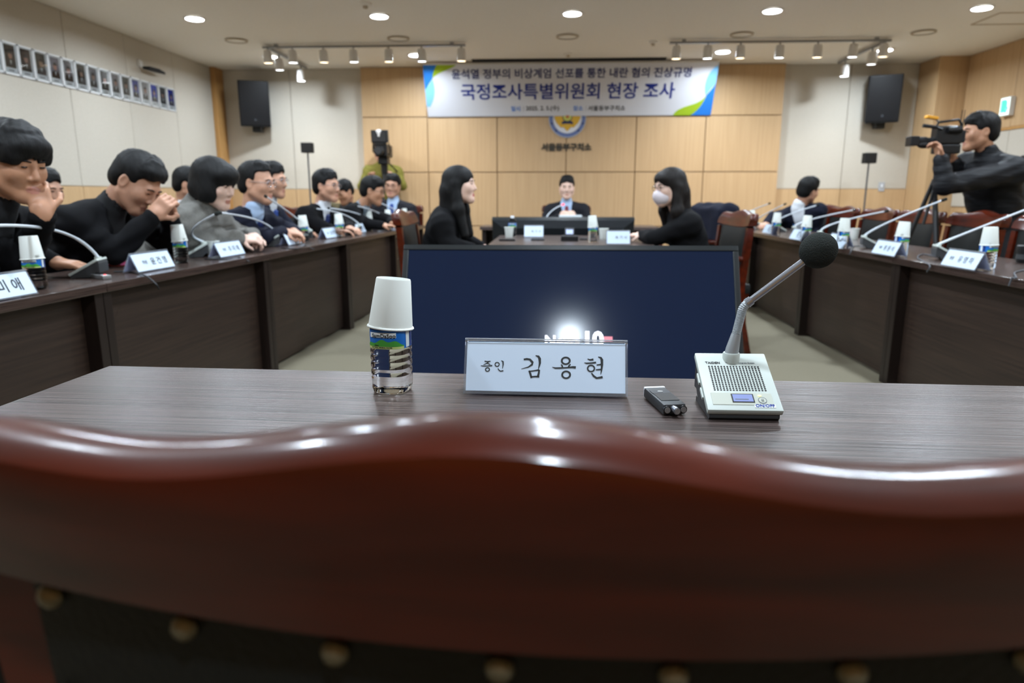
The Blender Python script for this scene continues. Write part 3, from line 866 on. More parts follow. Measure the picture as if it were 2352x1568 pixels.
def make_cup():
    t = thing('paper_cup', 'cup', 'cup')
    h = .083
    r0, r1 = .0275, .0365      # foot radius (up when turned over), rim radius
    # built upside down: open rim at z=0, foot at the top
    wall = [(r1 - .001, .0), (r1 + .0018, .0003), (r1 + .0026, .002), (r1 + .0016, .0037), (r1, .0042), (r0 + .001, h - .002), (r0, h), (r0 - .0009, h), (r0 - .0007, h - .007), (r1 - .0012, .004), (r1 - .001, .0)]
    MB().lathe(wall, 36, cap0=False, cap1=False).build('cup_wall', 'cup', t, True)
    MB().lathe([(.002, h - .0075), (r0 - .0004, h - .0075), (r0 - .0004, h - .0062), (.002, h - .0062)], 36).build('cup_base', 'cup_in', t, True)
    return t
cup0 = make_cup(); c_used = [False]
def cup_over(p, label, tilt=(0.0, 0.0), s=1.0):
    """cup turned over the neck of a bottle standing at p"""
    o = place(cup0, c_used, (p[0], p[1], TZ + .108 * s), 0, label, 'paper cups')
    o.rotation_euler = (tilt[0], tilt[1], 0)
    o.scale = (s, s, s)
    return o
def cup_upright(p, label):
    o = place(cup0, c_used, (p[0], p[1], TZ + .083), 0, label, 'paper cups')
    o.rotation_euler = (PI, 0, 0)
    return o

def nameplate(p, rz, lines, label, w=.275, h=.088, strokes=None):
    """tent shaped acrylic nameplate; local -y is the side with the lettering"""
    t = thing('nameplate', label, 'nameplate', (p[0], p[1], TZ), rz, 'nameplates')
    d = .036                                         # half depth at the foot
    hz = math.sqrt(h * h - d * d)
    for s, nm in ((-1, 'front_card'), (1, 'rear_card')):
        R = axes((1, 0, 0), Vector((0, -s * d, hz)))
        c = Vector((0, s * d / 2, hz / 2 + .003))
        MB().box(c, (w / 2 - .004, h / 2 - .005, .0009), R=R).build(nm, 'white_paper', t)
        MB().box(c + R @ Vector((0, 0, .0014 if s > 0 else -.0014)), (w / 2 - .006, h / 2 - .006, .0004), R=R).build('card_lining', 'card_back', t)
        for e in (-1, 1):
            MB().box(c + R @ Vector((e * (w / 2 - .002), 0, 0)), (.002, h / 2, .0016), R=R).build('acrylic_edge', 'acrylic', t)
        MB().box(c + R @ Vector((0, -h / 2 + .0028, 0)), (w / 2 - .004, .0026, .0016), R=R).build('acrylic_foot', 'acrylic', t)
    MB().tube([(-w / 2, 0, hz + .0035), (w / 2, 0, hz + .0035)], .0028, 8).build('acrylic_ridge', 'acrylic', t, True)
    Rf = axes((1, 0, 0), Vector((0, d, hz)))
    c = Vector((0, -d / 2, hz / 2 + .003))
    if strokes:
        mb = MB()
        for st in strokes:
            stroke_mesh(mb, st, lambda u, v, q: c + Rf @ Vector(((u - .5) * (w - .008), (.5 - v) * (h - .010), .0010 + q)))
        mb.build('lettering', 'ink', t)
    else:
        for (body, u, wd, inkm) in lines:
            text_words('lettering', body, .03, inkm, t, c + Rf @ Vector(((u - .5) * w, 0, .0013)), Rf, width=wd * w, bold=.0004, gap=.2 if len(body) < 4 and ' ' in body else 9)
    return t
def stroke_mesh(mb, st, fn):
    kind = st[0]
    if kind == 'o':
        _, cx, cy, ro, ri, ry = st
        n = 26
        rows = []
        for k in range(n + 1):
            a = 2 * PI * k / n
            rows.append([fn(*plate_uv(cx + math.cos(a) * r, cy + math.sin(a) * r * ry), q) for r, q in ((ri, 0), (ri, .0003), (ro, .0003), (ro, 0))])
        mb.grid(rows)
    else:
        pts = st[1]
        out = []
        n = len(pts)
        L, Rr = [], []
        for i, (x, y, w) in enumerate(pts):
            x0, y0, _ = pts[max(i - 1, 0)]; x1, y1, _ = pts[min(i + 1, n - 1)]
            dx, dy = x1 - x0, y1 - y0
            l = math.hypot(dx, dy) or 1
            L.append((x - dy / l * w / 2, y + dx / l * w / 2)); Rr.append((x + dy / l * w / 2, y - dx / l * w / 2))
        rows = [[fn(*plate_uv(*a), 0), fn(*plate_uv(*a), .0003), fn(*plate_uv(*b), .0003), fn(*plate_uv(*b), 0)] for a, b in zip(L, Rr)]
        mb.grid(rows)
def plate_uv(x, y):
    return (x - 140) / 1990.0, (y - (232 + .0135 * (x - 150))) / 652.0
S = lambda *p: ('s', p)
BRUSH = [
    S((366, 488, 14), (405, 494, 15), (442, 488, 12)), S((420, 494, 12), (396, 516, 13), (352, 536, 5)), S((398, 512, 8), (418, 522, 12), (440, 532, 12)),
    S((320, 548, 6), (350, 553, 12), (400, 552, 13), (466, 546, 17)), ('o', 407, 600, 32, 18, .95),
    ('o', 527, 530, 33, 20, 1.0), S((578, 478, 8), (600, 492, 20), (603, 530, 17), (597, 586, 6)), S((538, 584, 10), (552, 606, 14), (572, 622, 14), (608, 614, 16)),
    S((862, 462, 22), (900, 455, 26), (940, 462, 27), (972, 500, 32), (968, 530, 26), (920, 565, 15), (835, 588, 4)),
    S((1010, 408, 10), (1045, 420, 28), (1062, 450, 34), (1066, 510, 28), (1056, 560, 16), (1048, 592, 6)),
    S((932, 612, 20), (948, 650, 26), (965, 710, 22)), S((935, 622, 16), (1000, 612, 16), (1058, 602, 22)), S((1060, 600, 22), (1054, 650, 26), (1044, 696, 28)), S((958, 696, 20), (1010, 690, 20), (1062, 692, 24)),
    ('o', 1390, 477, 62, 38, .90), S((1332, 526, 10), (1346, 545, 20), (1350, 566, 20)), S((1450, 522, 12), (1432, 545, 20), (1424, 566, 20)),
    S((1222, 562, 4), (1260, 576, 20), (1330, 574, 20), (1420, 568, 18), (1480, 562, 28), (1517, 566, 32)), ('o', 1397, 664, 61, 38, .93),
    S((1662, 450, 10), (1690, 464, 20), (1735, 458, 28)), S((1622, 502, 6), (1650, 510, 20), (1710, 506, 20), (1768, 498, 24)), ('o', 1706, 578, 52, 33, .98),
    S((1775, 532, 14), (1830, 524, 20)), S((1766, 596, 14), (1830, 590, 20)),
    S((1794, 422, 8), (1826, 434, 26), (1840, 462, 34), (1842, 530, 30), (1836, 600, 20), (1826, 656, 6)),
    S((1712, 640, 14), (1740, 680, 26), (1776, 706, 26), (1812, 700, 26), (1850, 692, 30)),
]

# gooseneck discussion microphone; built per place because every neck is bent differently
def conference_mic(p, rz, tip, label, lit=False, mid=None, witness=False, pale=True):
    t = thing('desk_microphone', label, 'microphone', (p[0], p[1], TZ), rz, None if witness else 'desk microphones on the side desks')
    w, y0, y1 = .056, -.052, .056
    zf, zb = .012, .072
    Rz = Matrix.Rotation(-rz, 3, 'Z')
    # dark wedge body
    side = [(y0 + .004, .0), (y0, .004), (y0, zf), (y1, zb), (y1 + .004, zb - .012), (y1 + .004, .022), (y1 - .012, .022), (y1 - .03, .003), (y0 + .03, .003)]
    MB().prism(side, -w + .004, w - .004, lambda u, v, q: Vector((q, u, v))).build('wedge_body', 'mic_dark', t)
    sl = math.atan2(zb - zf, y1 - y0)
    Rs = Matrix.Rotation(sl, 3, 'X')
    L = math.hypot(zb - zf, y1 - y0)
    cm = Vector((0, (y0 + y1) / 2, (zf + zb) / 2))
    top = MB().box(cm + Rs @ Vector((0, 0, .003)), (w, L / 2 + .002, .005), R=Rs, ch=.0025).build('top_plate', 'mic_grey', t, True)
    def Q(x, y, z=.0085): return cm + Rs @ Vector((x, y, z))
    if witness:
        MB().box((0, .002, .004), (w - .006, .05, .004)).build('rubber_foot', 'black', t)
        gm = MB()
        hm = MB().lathe([(.00155, 0), (.00155, .0005)], 8).mesh('grille_hole'); hm.materials.append(M['black'])
        for i in range(17):
            for k in range(14):
                o = bpy.data.objects.new('grille_hole', hm); COL.objects.link(o); o.parent = top
                o.matrix_local = Matrix.Translation(Q(-.0385 + .0048 * i, .031 - .00405 * k, .0080)) @ Rs.to_4x4()
        MB().box(Q(-.001, -.0405, .0082), (.0455, .0125, .0006), R=Rs, ch=.0004).build('control_panel', 'mic_panel', t)
        lcd = MB().box(Q(.0, -.0395, .009), (.0165, .0088, .0006), R=Rs).build('display_frame', 'black', t)
        MB().box(Q(.0, -.0395, .0094), (.0148, .0074, .0004), R=Rs).build('display', 'screen_lcd', lcd)
        MB().box(Q(-.002, -.0425, .0097), (.010, .0008, .0003), R=Rs).build('display_line', 'ink_soft', lcd)
        rb = Q(.0285, -.0435, .009)
        btn = MB().lathe([(.0064, 0), (.0064, .0005), (.0056, .0005), (.0056, 0)], 24, rb, Rs, cap0=False, cap1=False).build('talk_button', 'ink_soft', t)
        MB().lathe([(.0055, 0), (.0055, .0004)], 24, rb, Rs).build('button_face', 'mic_panel', btn)
        text_obj('button_mark', '((', .006, 'ink_soft', btn, rb + Rs @ Vector((0, 0, .0009)), Rs)
        MB().ball(Q(.0262, -.0335, .0092), (.0028, .0018, .001), 10, 6).build('status_light', 'led_green', t)
        text_obj('maker_mark', 'TAIDEN', .0075, 'ink', t, Q(-.0315, .0395), Rs, width=.023, bold=.0002, extrude=.0002)
        text_obj('maker_line', 'Fully Digital Congress System', .004, 'ink_soft', t, Q(.012, .0395), Rs, width=.045, extrude=.0002)
        st = MB().box(Q(.030, -.0545, .0083), (.0155, .0036, .0004), R=Rs).build('sticker', 'label_white', t)
        text_obj('sticker_text', 'ON/OFF', .006, 'banner_royal', st, Q(.030, -.0545, .0092), Rs, width=.028, bold=.0001, extrude=.0002)
        for y in (.012, -.02):
            MB().box(Vector((-w + .0005, 0, 0)) + cm + Rs @ Vector((0, y, -.002)), (.0025, .011, .003), R=Rs, ch=.001).build('side_key', 'mic_grey', t)
    base = cm + Rs @ Vector((0, L / 2 - .012, .006))
    MB().lathe([(.0135, -.004), (.0135, .010), (.0125, .012)], 20, base).build('neck_socket', 'mic_grey', t, True)
    tip = Rz @ (Vector(tip) - Vector((p[0], p[1], TZ)))
    b0 = base + Vector((0, 0, .010))
    if witness:
        mid = Rz @ (Vector(mid) - Vector((p[0], p[1], TZ)))
        MB().tube([b0, b0 + (mid - b0) * .10, b0 + (mid - b0) * .42], [.0105, .0105, .0075], 16).build('neck_sleeve', 'gooseneck', t, True)
        a = b0 + (mid - b0) * .40
        pth = [a + (mid - a) * (i / 40) for i in range(36)]
        d = (tip - mid).normalized()
        pth = [b0 + (mid - b0) * (.40 + .5 * i / 44) for i in range(45)]
        bend = [((1 - s_) ** 2) * pth[-1] + 2 * s_ * (1 - s_) * mid + s_ * s_ * (mid + d * .012) for s_ in [k / 12 for k in range(1, 13)]]
        pth += bend
        MB().tube(pth, [.0066 + (.0007 if i % 2 else 0) for i in range(len(pth))], 14).build('flexible_neck', 'gooseneck', t, True)
        MB().tube([mid + d * .007, mid + d * .016], [.0078, .0072], 16).build('neck_collar', 'chrome', t, True)
        MB().tube([mid + d * .010, tip - d * .012], [.0056, .0056], 16).build('mic_stem', 'chrome', t, True)
        Rf = d.to_track_quat('Z', 'Y').to_matrix()
        MB().ball(tip + d * .012, (.0275, .0275, .0285), 28, 18, Rf).build('foam_windscreen', 'foam', t, True)
    else:
        m = Rz @ (Vector(mid) - Vector((p[0], p[1], TZ))) if mid is not None else (b0 + tip) / 2 + Vector((0, 0, .05))
        pth = [((1 - s_) ** 2) * b0 + 2 * s_ * (1 - s_) * m + s_ * s_ * tip for s_ in [k / 16 for k in range(17)]]
        MB().tube(pth, [.0062] * 6 + [.0052] * 11, 10).build('flexible_neck', 'gooseneck_pale', t, True)
        d = (pth[-1] - pth[-2]).normalized()
        MB().tube([tip - d * .002, tip + d * .006], .0062, 12).build('light_ring', 'led_red' if lit else 'chrome', t, True)
        MB().tube([tip + d * .006, tip + d * .012, tip + d * .034, tip + d * .038], [.006, .0095, .0095, .004], 12).build('capsule', 'led_red' if lit else 'foam', t, True)
    return t
def cable(pts, label, r=.0035, m='screw'):
    P_ = [Vector(q) for q in pts]
    out = []
    for i in range(len(P_) - 1):
        p0, p1, p2, p3 = P_[max(i - 1, 0)], P_[i], P_[i + 1], P_[min(i + 2, len(P_) - 1)]
        for k in range(8):
            t_ = k / 8
            out.append(.5 * ((2 * p1) + (p2 - p0) * t_ + (2 * p0 - 5 * p1 + 4 * p2 - p3) * t_ ** 2 + (3 * p1 - p0 - 3 * p2 + p3) * t_ ** 3))
    out.append(P_[-1])
    o = MB().tube([q - P_[0] for q in out], r, 8).build('cable', m, None, True, loc=P_[0])
    return tag(o, label, 'cable')

# ---- witness table
W_B = (-.267, 1.132)
bottle(W_B, -1.75 + 1.6, 'clear ribbed water bottle under a tilted paper cup on the witness table', 1.0)
cup_over(W_B, 'large white paper cup turned over the bottle on the witness table', (math.radians(-3), math.radians(5)), 1.02)
wb = bottle0
bl = [c for c in wb.children if c.name.startswith('label')][0]
def wrap_print(body, size, zc, m, name, parent, a_mid, width):
    me = text_mesh(body, size, .0002, .0)
    k = width / me['w']
    for v in me.vertices:
        a = a_mid + v.co.x * k / .0335
        q = (abs(math.cos(a)) ** 2.66 + abs(math.sin(a)) ** 2.66) ** (-1 / 2.66)
        r_ = (.0335 * .975 + .0016) * q
        v.co = (r_ * math.cos(a), r_ * math.sin(a), zc + v.co.y * k)
    me.materials.clear(); me.materials.append(M[m])
    o = bpy.data.objects.new(name, me); COL.objects.link(o); o.parent = parent
wrap_print('SamDaSoo', .01, .1025, 'ink', 'brand_print', bl, -PI / 2 + .15 - .15, .040)
wrap_print('330mL', .004, .0862, 'ink', 'volume_print', bl, -PI / 2 - .35, .008)
wrap_print('NATURAL MINERAL WATER', .004, .0825, 'ink', 'water_print', bl, -PI / 2 - .1, .036)
nameplate((-.002, 1.14), math.radians(-1.2), None, 'large nameplate with brush lettered Korean name centred on the witness table', w=.276, h=.093, strokes=BRUSH)
conference_mic((.297, 1.047), math.radians(0), (.408, 1.085, .960), 'silver desk microphone with a round black foam ball on the witness table', mid=(.312, 1.095, .878), witness=True)
vr = thing('voice_recorder', 'small dark voice recorder with twin microphones on the witness table', 'voice recorder', (.188, 1.062, TZ), math.radians(10))
vr.scale = (.88, .88, .88)
MB().box((0, 0, .0115), (.0205, .056, .0095), ch=.004).build('recorder_body', 'mic_dark', vr, True)
MB().box((0, .0535, .0125), (.0205, .0045, .0095), ch=.003).build('rear_cover', 'cap_white', vr, True)
MB().box((0, -.012, .0213), (.0165, .022, .0006)).build('screen', 'black', vr)
MB().box((0, .021, .0212), (.0175, .010, .0006), ch=.0003).build('key_panel', 'dark_grey', vr)
MB().lathe([(.005, 0), (.005, .001), (.0035, .0012)], 16, (0, .021, .0215)).build('key_ring', 'grey_metal', vr)
for s in (-1, 1):
    MB().tube([(s * .0145, -.050, .012), (s * .0145, -.060, .012)], .0068, 14).build('microphone', 'black', vr, True)
    MB().tube([(s * .0145, -.060, .012), (s * .0145, -.0615, .012)], .0052, 14).build('microphone_mesh', 'grey_metal', vr, True)
MB().tube([(-.003, -.046, .013), (-.001, -.071, .013)], [.0062, .0062], 14).build('plug', 'chrome', vr, True)
MB().tube([(-.001, -.071, .013), (-.001, -.0725, .013)], .0048, 12).build('plug_end', 'grey_metal', vr, True)

# ---- left desks (rz = +90 deg turns the lettering to the aisle)
RL = math.radians(90) - math.atan(LSK)
def np_left(px, py, lines, label, rz=RL, back=.045):
    p = T(px, py); nameplate((p.x - back, p.y, 0), rz, lines, label)
np_left(20, 690, [('미 애', .66, .34, 'ink')], 'nameplate cut off by the left picture edge', RL + .0)
np_left(368, 621, [('위원', .27, .12, 'ink_soft'), ('윤 건 영', .64, .42, 'ink')], 'nameplate in front of the man with the bowed head')
np_left(541, 589, [('위원', .27, .12, 'ink_soft'), ('추 미 애', .64, .42, 'ink_soft')], 'nameplate beside the empty cup before the woman in the grey coat')
np_left(686, 562, [('위원', .27, .12, 'ink_soft'), ('백 승 아', .64, .42, 'ink_soft')], 'nameplate in front of the man in the navy suit')
np_left(768, 547, [('위원', .27, .12, 'ink_soft'), ('김 병 주', .64, .42, 'ink_soft')], 'nameplate beside the bottle before the man with a white collar')
np_left(833, 535, [('위원', .64, .42, 'ink_soft')], 'nameplate left of the man leaning forward at the far left')
np_left(880, 526, [('위원', .64, .42, 'ink_soft')], 'nameplate right under the man leaning forward at the far left')
np_left(915, 521, [('위원', .64, .42, 'ink_soft')], 'nameplate in front of the man facing the camera at the corner')
def bc(px, py, who, s=1.0, cup=True, tilt=(0, 0), back=0.0, rz=0.3):
    p = T(px, py)
    bottle((p.x - back, p.y), rz, 'water bottle ' + ('under an upturned cup ' if cup else 'with a bare white cap ') + who, s)
    if cup: cup_over((p.x - back, p.y), 'paper cup upturned on the bottle ' + who, tilt, s)
LB = -.0
bc(85, 664, 'at the left picture edge', 1.0, True, (0, -.05), 0)
bc(418, 604, 'beside the bowed man', 1.0, True, (.03, -.09), 0)
bc(552, 570, 'behind the nameplate of the grey coated woman', 1.0, False)
bc(699, 554, 'beside the navy suited man', 1.0, True, (0, -.06))
bc(781, 545, 'beside the man with a white collar', 1.0, True, (0, -.08))
bc(848, 529, 'before the man leaning forward', 1.0, True)
bc(892, 524, 'left of the corner seat', 1.0, True)
bc(930, 517, 'at the end of the left desks', 1.0, True)
p = T(490, 587); cup_upright((p.x, p.y), 'empty upright paper cup beside the grey coated woman\'s nameplate')

def mic(px, py, rz, tip, mid, label, lit=False, Yt=None):
    """base at table pixel; tip and bend given as pixels at the base's depth (plus offset)"""
    p = T(px, py)
    Y = p.y if Yt is None else Yt
    conference_mic((p.x, p.y), rz, A(*tip, Y), label, lit, A(*mid, p.y))
FL = math.radians(90)       # operators on the left sit at -x: the sloped face looks to -x
mic(205, 636, math.radians(-75), (-14, 518), (165, 512), 'desk microphone bent left at the left picture edge', Yt=2.12)
mic(452, 590, math.radians(-60), (495, 492), (405, 535), 'desk microphone bent right beside the bowed man', Yt=3.2)
mic(622, 566, math.radians(-70), (508, 489), (612, 500), 'desk microphone bent left between the grey coat and the navy suit', Yt=3.75)
mic(700, 552, math.radians(-75), (612, 452), (670, 490), 'desk microphone raised towards the navy suited man', Yt=4.15)
mic(815, 537, math.radians(-75), (726, 479), (800, 488), 'desk microphone before the man with a white collar', Yt=5.3)
mic(846, 530, math.radians(-75), (757, 478), (830, 486), 'desk microphone crossing the man with a white collar', Yt=5.6)
mic(885, 526, math.radians(-75), (820, 473), (872, 484), 'desk microphone in front of the leaning man', Yt=6.1)
mic(930, 521, math.radians(-75), (873, 466), (915, 482), 'desk microphone with a red lit tip before the corner seat', True, Yt=7.2)
# ---- right desks
RRt = math.radians(-90)
def np_right(px, py, lines, label, rz=RRt, fwd=.045):
    p = T(px, py); nameplate((p.x + fwd, p.y, 0), rz, lines, label)
np_right(1708, 527, [('위원', .64, .42, 'ink_soft')], 'nameplate at the far end of the right desks')
np_right(1758, 537, [('위원', .64, .42, 'ink_soft')], 'nameplate second from the far end of the right desks')
np_right(1823, 552, [('위원', .64, .42, 'ink_soft')], 'nameplate third from the far end of the right desks')
np_right(1912, 566, [('위원', .64, .42, 'ink_soft')], 'nameplate behind the round foam ball on the right desks')
np_right(2022, 587, [('위원', .27, .12, 'ink_soft'), ('위 원 석', .62, .42, 'ink_soft')], 'nameplate second nearest the camera on the right desks')
np_right(2192, 617, [('위원', .22, .12, 'ink_soft'), ('유 영 하', .62, .42, 'ink_soft')], 'nameplate nearest the camera on the right desks, bright reflection across it')
bc(1690, 519, 'at the far end of the right desks', 1.0, True)
bc(1724, 528, 'second from the far end of the right desks', 1.0, True)
bc(1781, 540, 'third from the far end of the right desks', 1.0, True, (0, .05))
bc(1849, 555, 'left of the round foam ball on the right desks', 1.0, True, (0, .06))
bc(1934, 570, 'right behind the foam ball on the right desks', 1.0, True, (0, .02))
bc(2067, 588, 'second nearest the camera on the right desks', 1.0, True, (0, .06))
bc(2264, 617, 'nearest the camera on the right desks', 1.0, True, (.0, -.04))
mic(1705, 518, math.radians(80), (1765, 468), (1700, 492), 'desk microphone farthest along the right desks', Yt=7.4)
mic(1745, 524, math.radians(80), (1800, 470), (1745, 497), 'desk microphone second farthest along the right desks', Yt=7.0)
mic(1790, 532, math.radians(80), (1874, 472), (1782, 500), 'desk microphone crossing the man turning away at the right', Yt=6.8)
mic(1836, 542, math.radians(80), (1958, 483), (1836, 506), 'desk microphone above the foam ball on the right desks', Yt=6.2)
mic(1897, 556, math.radians(80), (2030, 486), (1895, 512), 'desk microphone bent right behind the foam ball', Yt=5.2)
mic(2000, 570, math.radians(75), (2160, 462), (2012, 518), 'desk microphone rising high between two right hand nameplates', Yt=4.4)
mic(2172, 597, math.radians(75), (2375, 474), (2192, 545), 'desk microphone behind the nearest right hand nameplate', Yt=3.8)
p = T(1961, 549); cup_upright((p.x, p.y), 'lone empty paper cup at the rear of the right desks')

# ---- square table between the women
nameplate((T(1226, 545).x, T(1226, 545).y, 0), 0, [('속 기 사', .62, .5, 'ink_soft')], 'small nameplate standing mid table left of the square table microphone', w=.16, h=.1)
nameplate((T(1420, 562).x, T(1420, 562).y + .03, 0), 0, [('속 기 사', .62, .5, 'ink_soft')], 'small nameplate at the near edge of the square table', w=.165, h=.1)
p = T(1175, 545); bottle((p.x, p.y + .12), 0, 'water bottle behind the left cup on the square table'); cup_upright((p.x - .02, p.y), 'upright paper cup at the left of the square table')
p = T(1361, 556); bottle((p.x, p.y), 0, 'water bottle under a cup at the right of the square table'); cup_over((p.x, p.y), 'paper cup turned over the bottle on the square table', (0, -.08))
p = T(1386, 549); cup_upright((p.x, p.y), 'upright paper cup at the right of the square table')
st = thing('stenotype', 'small black recording device in the middle of the square table', 'recording device', (T(1308, 553).x, T(1308, 553).y, TZ))
MB().box((0, 0, .02), (.065, .05, .02), ch=.006).build('device_body', 'black', st)
MB().box((0, .03, .065), (.036, .012, .03), R=Matrix.Rotation(-.4, 3, 'X'), ch=.006).build('device_screen', 'dark_grey', st)
MB().box((0, .017, .066), (.026, .002, .018), R=Matrix.Rotation(-.4, 3, 'X')).build('display', 'card_back', st)
for (px, py, hx, hy, lab, m) in ((1165, 553, .06, .02, 'flat dark phone lying left on the square table', 'black'), (1235, 552, .05, .022, 'dark pen case before the middle nameplate', 'dark_grey'), (1340, 551, .03, .014, 'small black charger beside the recording device', 'black')):
    q = T(px, py)
    o = thing('desk_gadget', lab, 'gadget', (q.x, q.y, TZ))
    MB().box((0, 0, .007), (hx, hy, .007), ch=.003).build('gadget_body', m, o)
    MB().box((0, 0, .0143), (hx * .8, hy * .75, .0006)).build('gadget_face', 'dark_grey' if m == 'black' else 'black', o)
# ---- chairman's table: microphone with red tip and a pile of papers
cp_ = A(1258, 500, 7.75)
conference_mic((cp_.x, 7.72), math.radians(150), A(1290, 471, 7.9), 'desk microphone with a red lit tip before the chairman', True, A(1262, 482, 7.8))
pp = thing('paper_stack', 'thick white stack of papers before the chairman', 'paper stack', (A(1310, 500, 7.8).x, 7.82, TZ))
for k in range(5):
    MB().box((.003 * (k % 2), .002 * (k % 3), .012 + .024 * k), (.125, .09, .0118), rz=.02 * (k % 3 - 1)).build('paper_bundle', 'white_paper' if k % 2 else 'label_white', pp)

# ---- odds and ends on the desks
p = T(232, 640)
o = thing('voice_recorder', 'silver pocket recorder with a red light near the left desk edge', 'voice recorder', (p.x, p.y, TZ), math.radians(60))
MB().box((0, 0, .009), (.018, .052, .009), ch=.005).build('recorder_body', 'grey_metal', o, True)
MB().box((0, .01, .0183), (.012, .025, .0006)).build('screen', 'black', o)
MB().ball((0, -.035, .0185), (.005, .005, .002), 10, 6).build('red_light', 'led_red', o)
def pad(px, py, hx, hy, hz, rz, m, label, cat, cover=None):
    q = T(px, py)
    o = thing('document_pad' if cat != 'folder' else 'folder', label, cat, (q.x, q.y, TZ), rz)
    MB().box((0, 0, hz), (hx, hy, hz), ch=min(.002, hz * .4)).build('pages', m, o)
    MB().box((0, 0, 2 * hz + .0008), (hx * 1.01, hy * 1.01, .0008)).build('cover', cover or m, o)
pad(272, 606, .10, .13, .003, math.radians(80), 'orange_red', 'orange red folder lying by the left microphone', 'folder', 'pink')
pad(375, 577, .09, .12, .016, math.radians(85), 'beige_pad', 'thick cream document pad behind the bowed man\'s nameplate', 'documents')
pad(470, 583, .05, .03, .002, math.radians(60), 'yellow', 'yellow memo behind the empty cup on the left desk', 'memo')
pad(735, 540, .10, .13, .006, math.radians(80), 'label_white', 'white papers before the man with a white collar', 'documents')
pad(802, 532, .10, .13, .005, math.radians(80), 'label_white', 'white papers right of the white collared man\'s bottle', 'documents')
pad(872, 519, .10, .10, .006, math.radians(80), 'label_white', 'white papers under the leaning man\'s hands', 'documents')
pad(1880, 548, .10, .12, .003, math.radians(100), 'pink', 'pink folder behind the foam ball on the right desk', 'folder')
pad(1762, 518, .16, .07, .012, 0.0, 'label_white', 'white and blue boxed papers at the far right desk', 'documents')
pad(2263, 621, .055, .03, .004, math.radians(95), 'black', 'black phone under the nearest bottle on the right desk', 'phone', 'mic_dark') if False else None
p = T(2352, 606)
o = thing('camera_lens', 'black lens standing at the right picture edge on the desk', 'lens', (p.x + .03, p.y + .05, TZ))
MB().lathe([(.03, 0), (.034, .006), (.034, .05), (.038, .06), (.038, .085), (.034, .088)], 24).build('lens_barrel', 'black', o, True)
MB().lathe([(.036, .02), (.0355, .045)], 24, cap0=False, cap1=False).build('focus_ring', 'mic_dark', o, True)
def tz(px, py, dz=.004): q = T(px, py); return (q.x, q.y, TZ + dz)
cable([tz(262, 626), tz(300, 626), tz(335, 636), (T(345, 640).x + .02, T(345, 640).y, TZ - .02), (T(345, 640).x + .02, T(345, 640).y + .02, TZ - .045)], 'black microphone cable drooping over the left desk edge before the bowed man')
cable([tz(470, 597), tz(520, 597), tz(548, 592), (T(560, 592).x + .03, T(560, 592).y, TZ - .02)], 'black microphone cable running past the grey coated woman\'s nameplate')
cable([tz(645, 570), tz(680, 572), tz(700, 566), (T(712, 566).x + .03, T(712, 566).y, TZ - .02)], 'black microphone cable running past the navy suited man\'s nameplate')
cable([tz(2155, 592), tz(2120, 585), tz(2108, 594), (RF - .012, T(2116, 606).y, TZ - .005), (RF - .02, T(2122, 606).y, TZ - .04)], 'grey cable looping off the nearest right hand desk', m='cable_grey')
cable([tz(1990, 567), tz(1963, 566), tz(1955, 572), (RF - .012, T(1966, 574).y, TZ - .005), (RF - .02, T(1972, 574).y, TZ - .03)], 'grey cable looping off the right desk beside the foam ball', m='cable_grey')
cable([tz(2352, 622), tz(2330, 628), tz(2334, 640), (RF - .012, T(2350, 640).y, TZ + .002), (RF - .02, T(2362, 640).y, TZ - .03)], 'pair of grey cables coiled at the right picture edge', m='cable_grey')

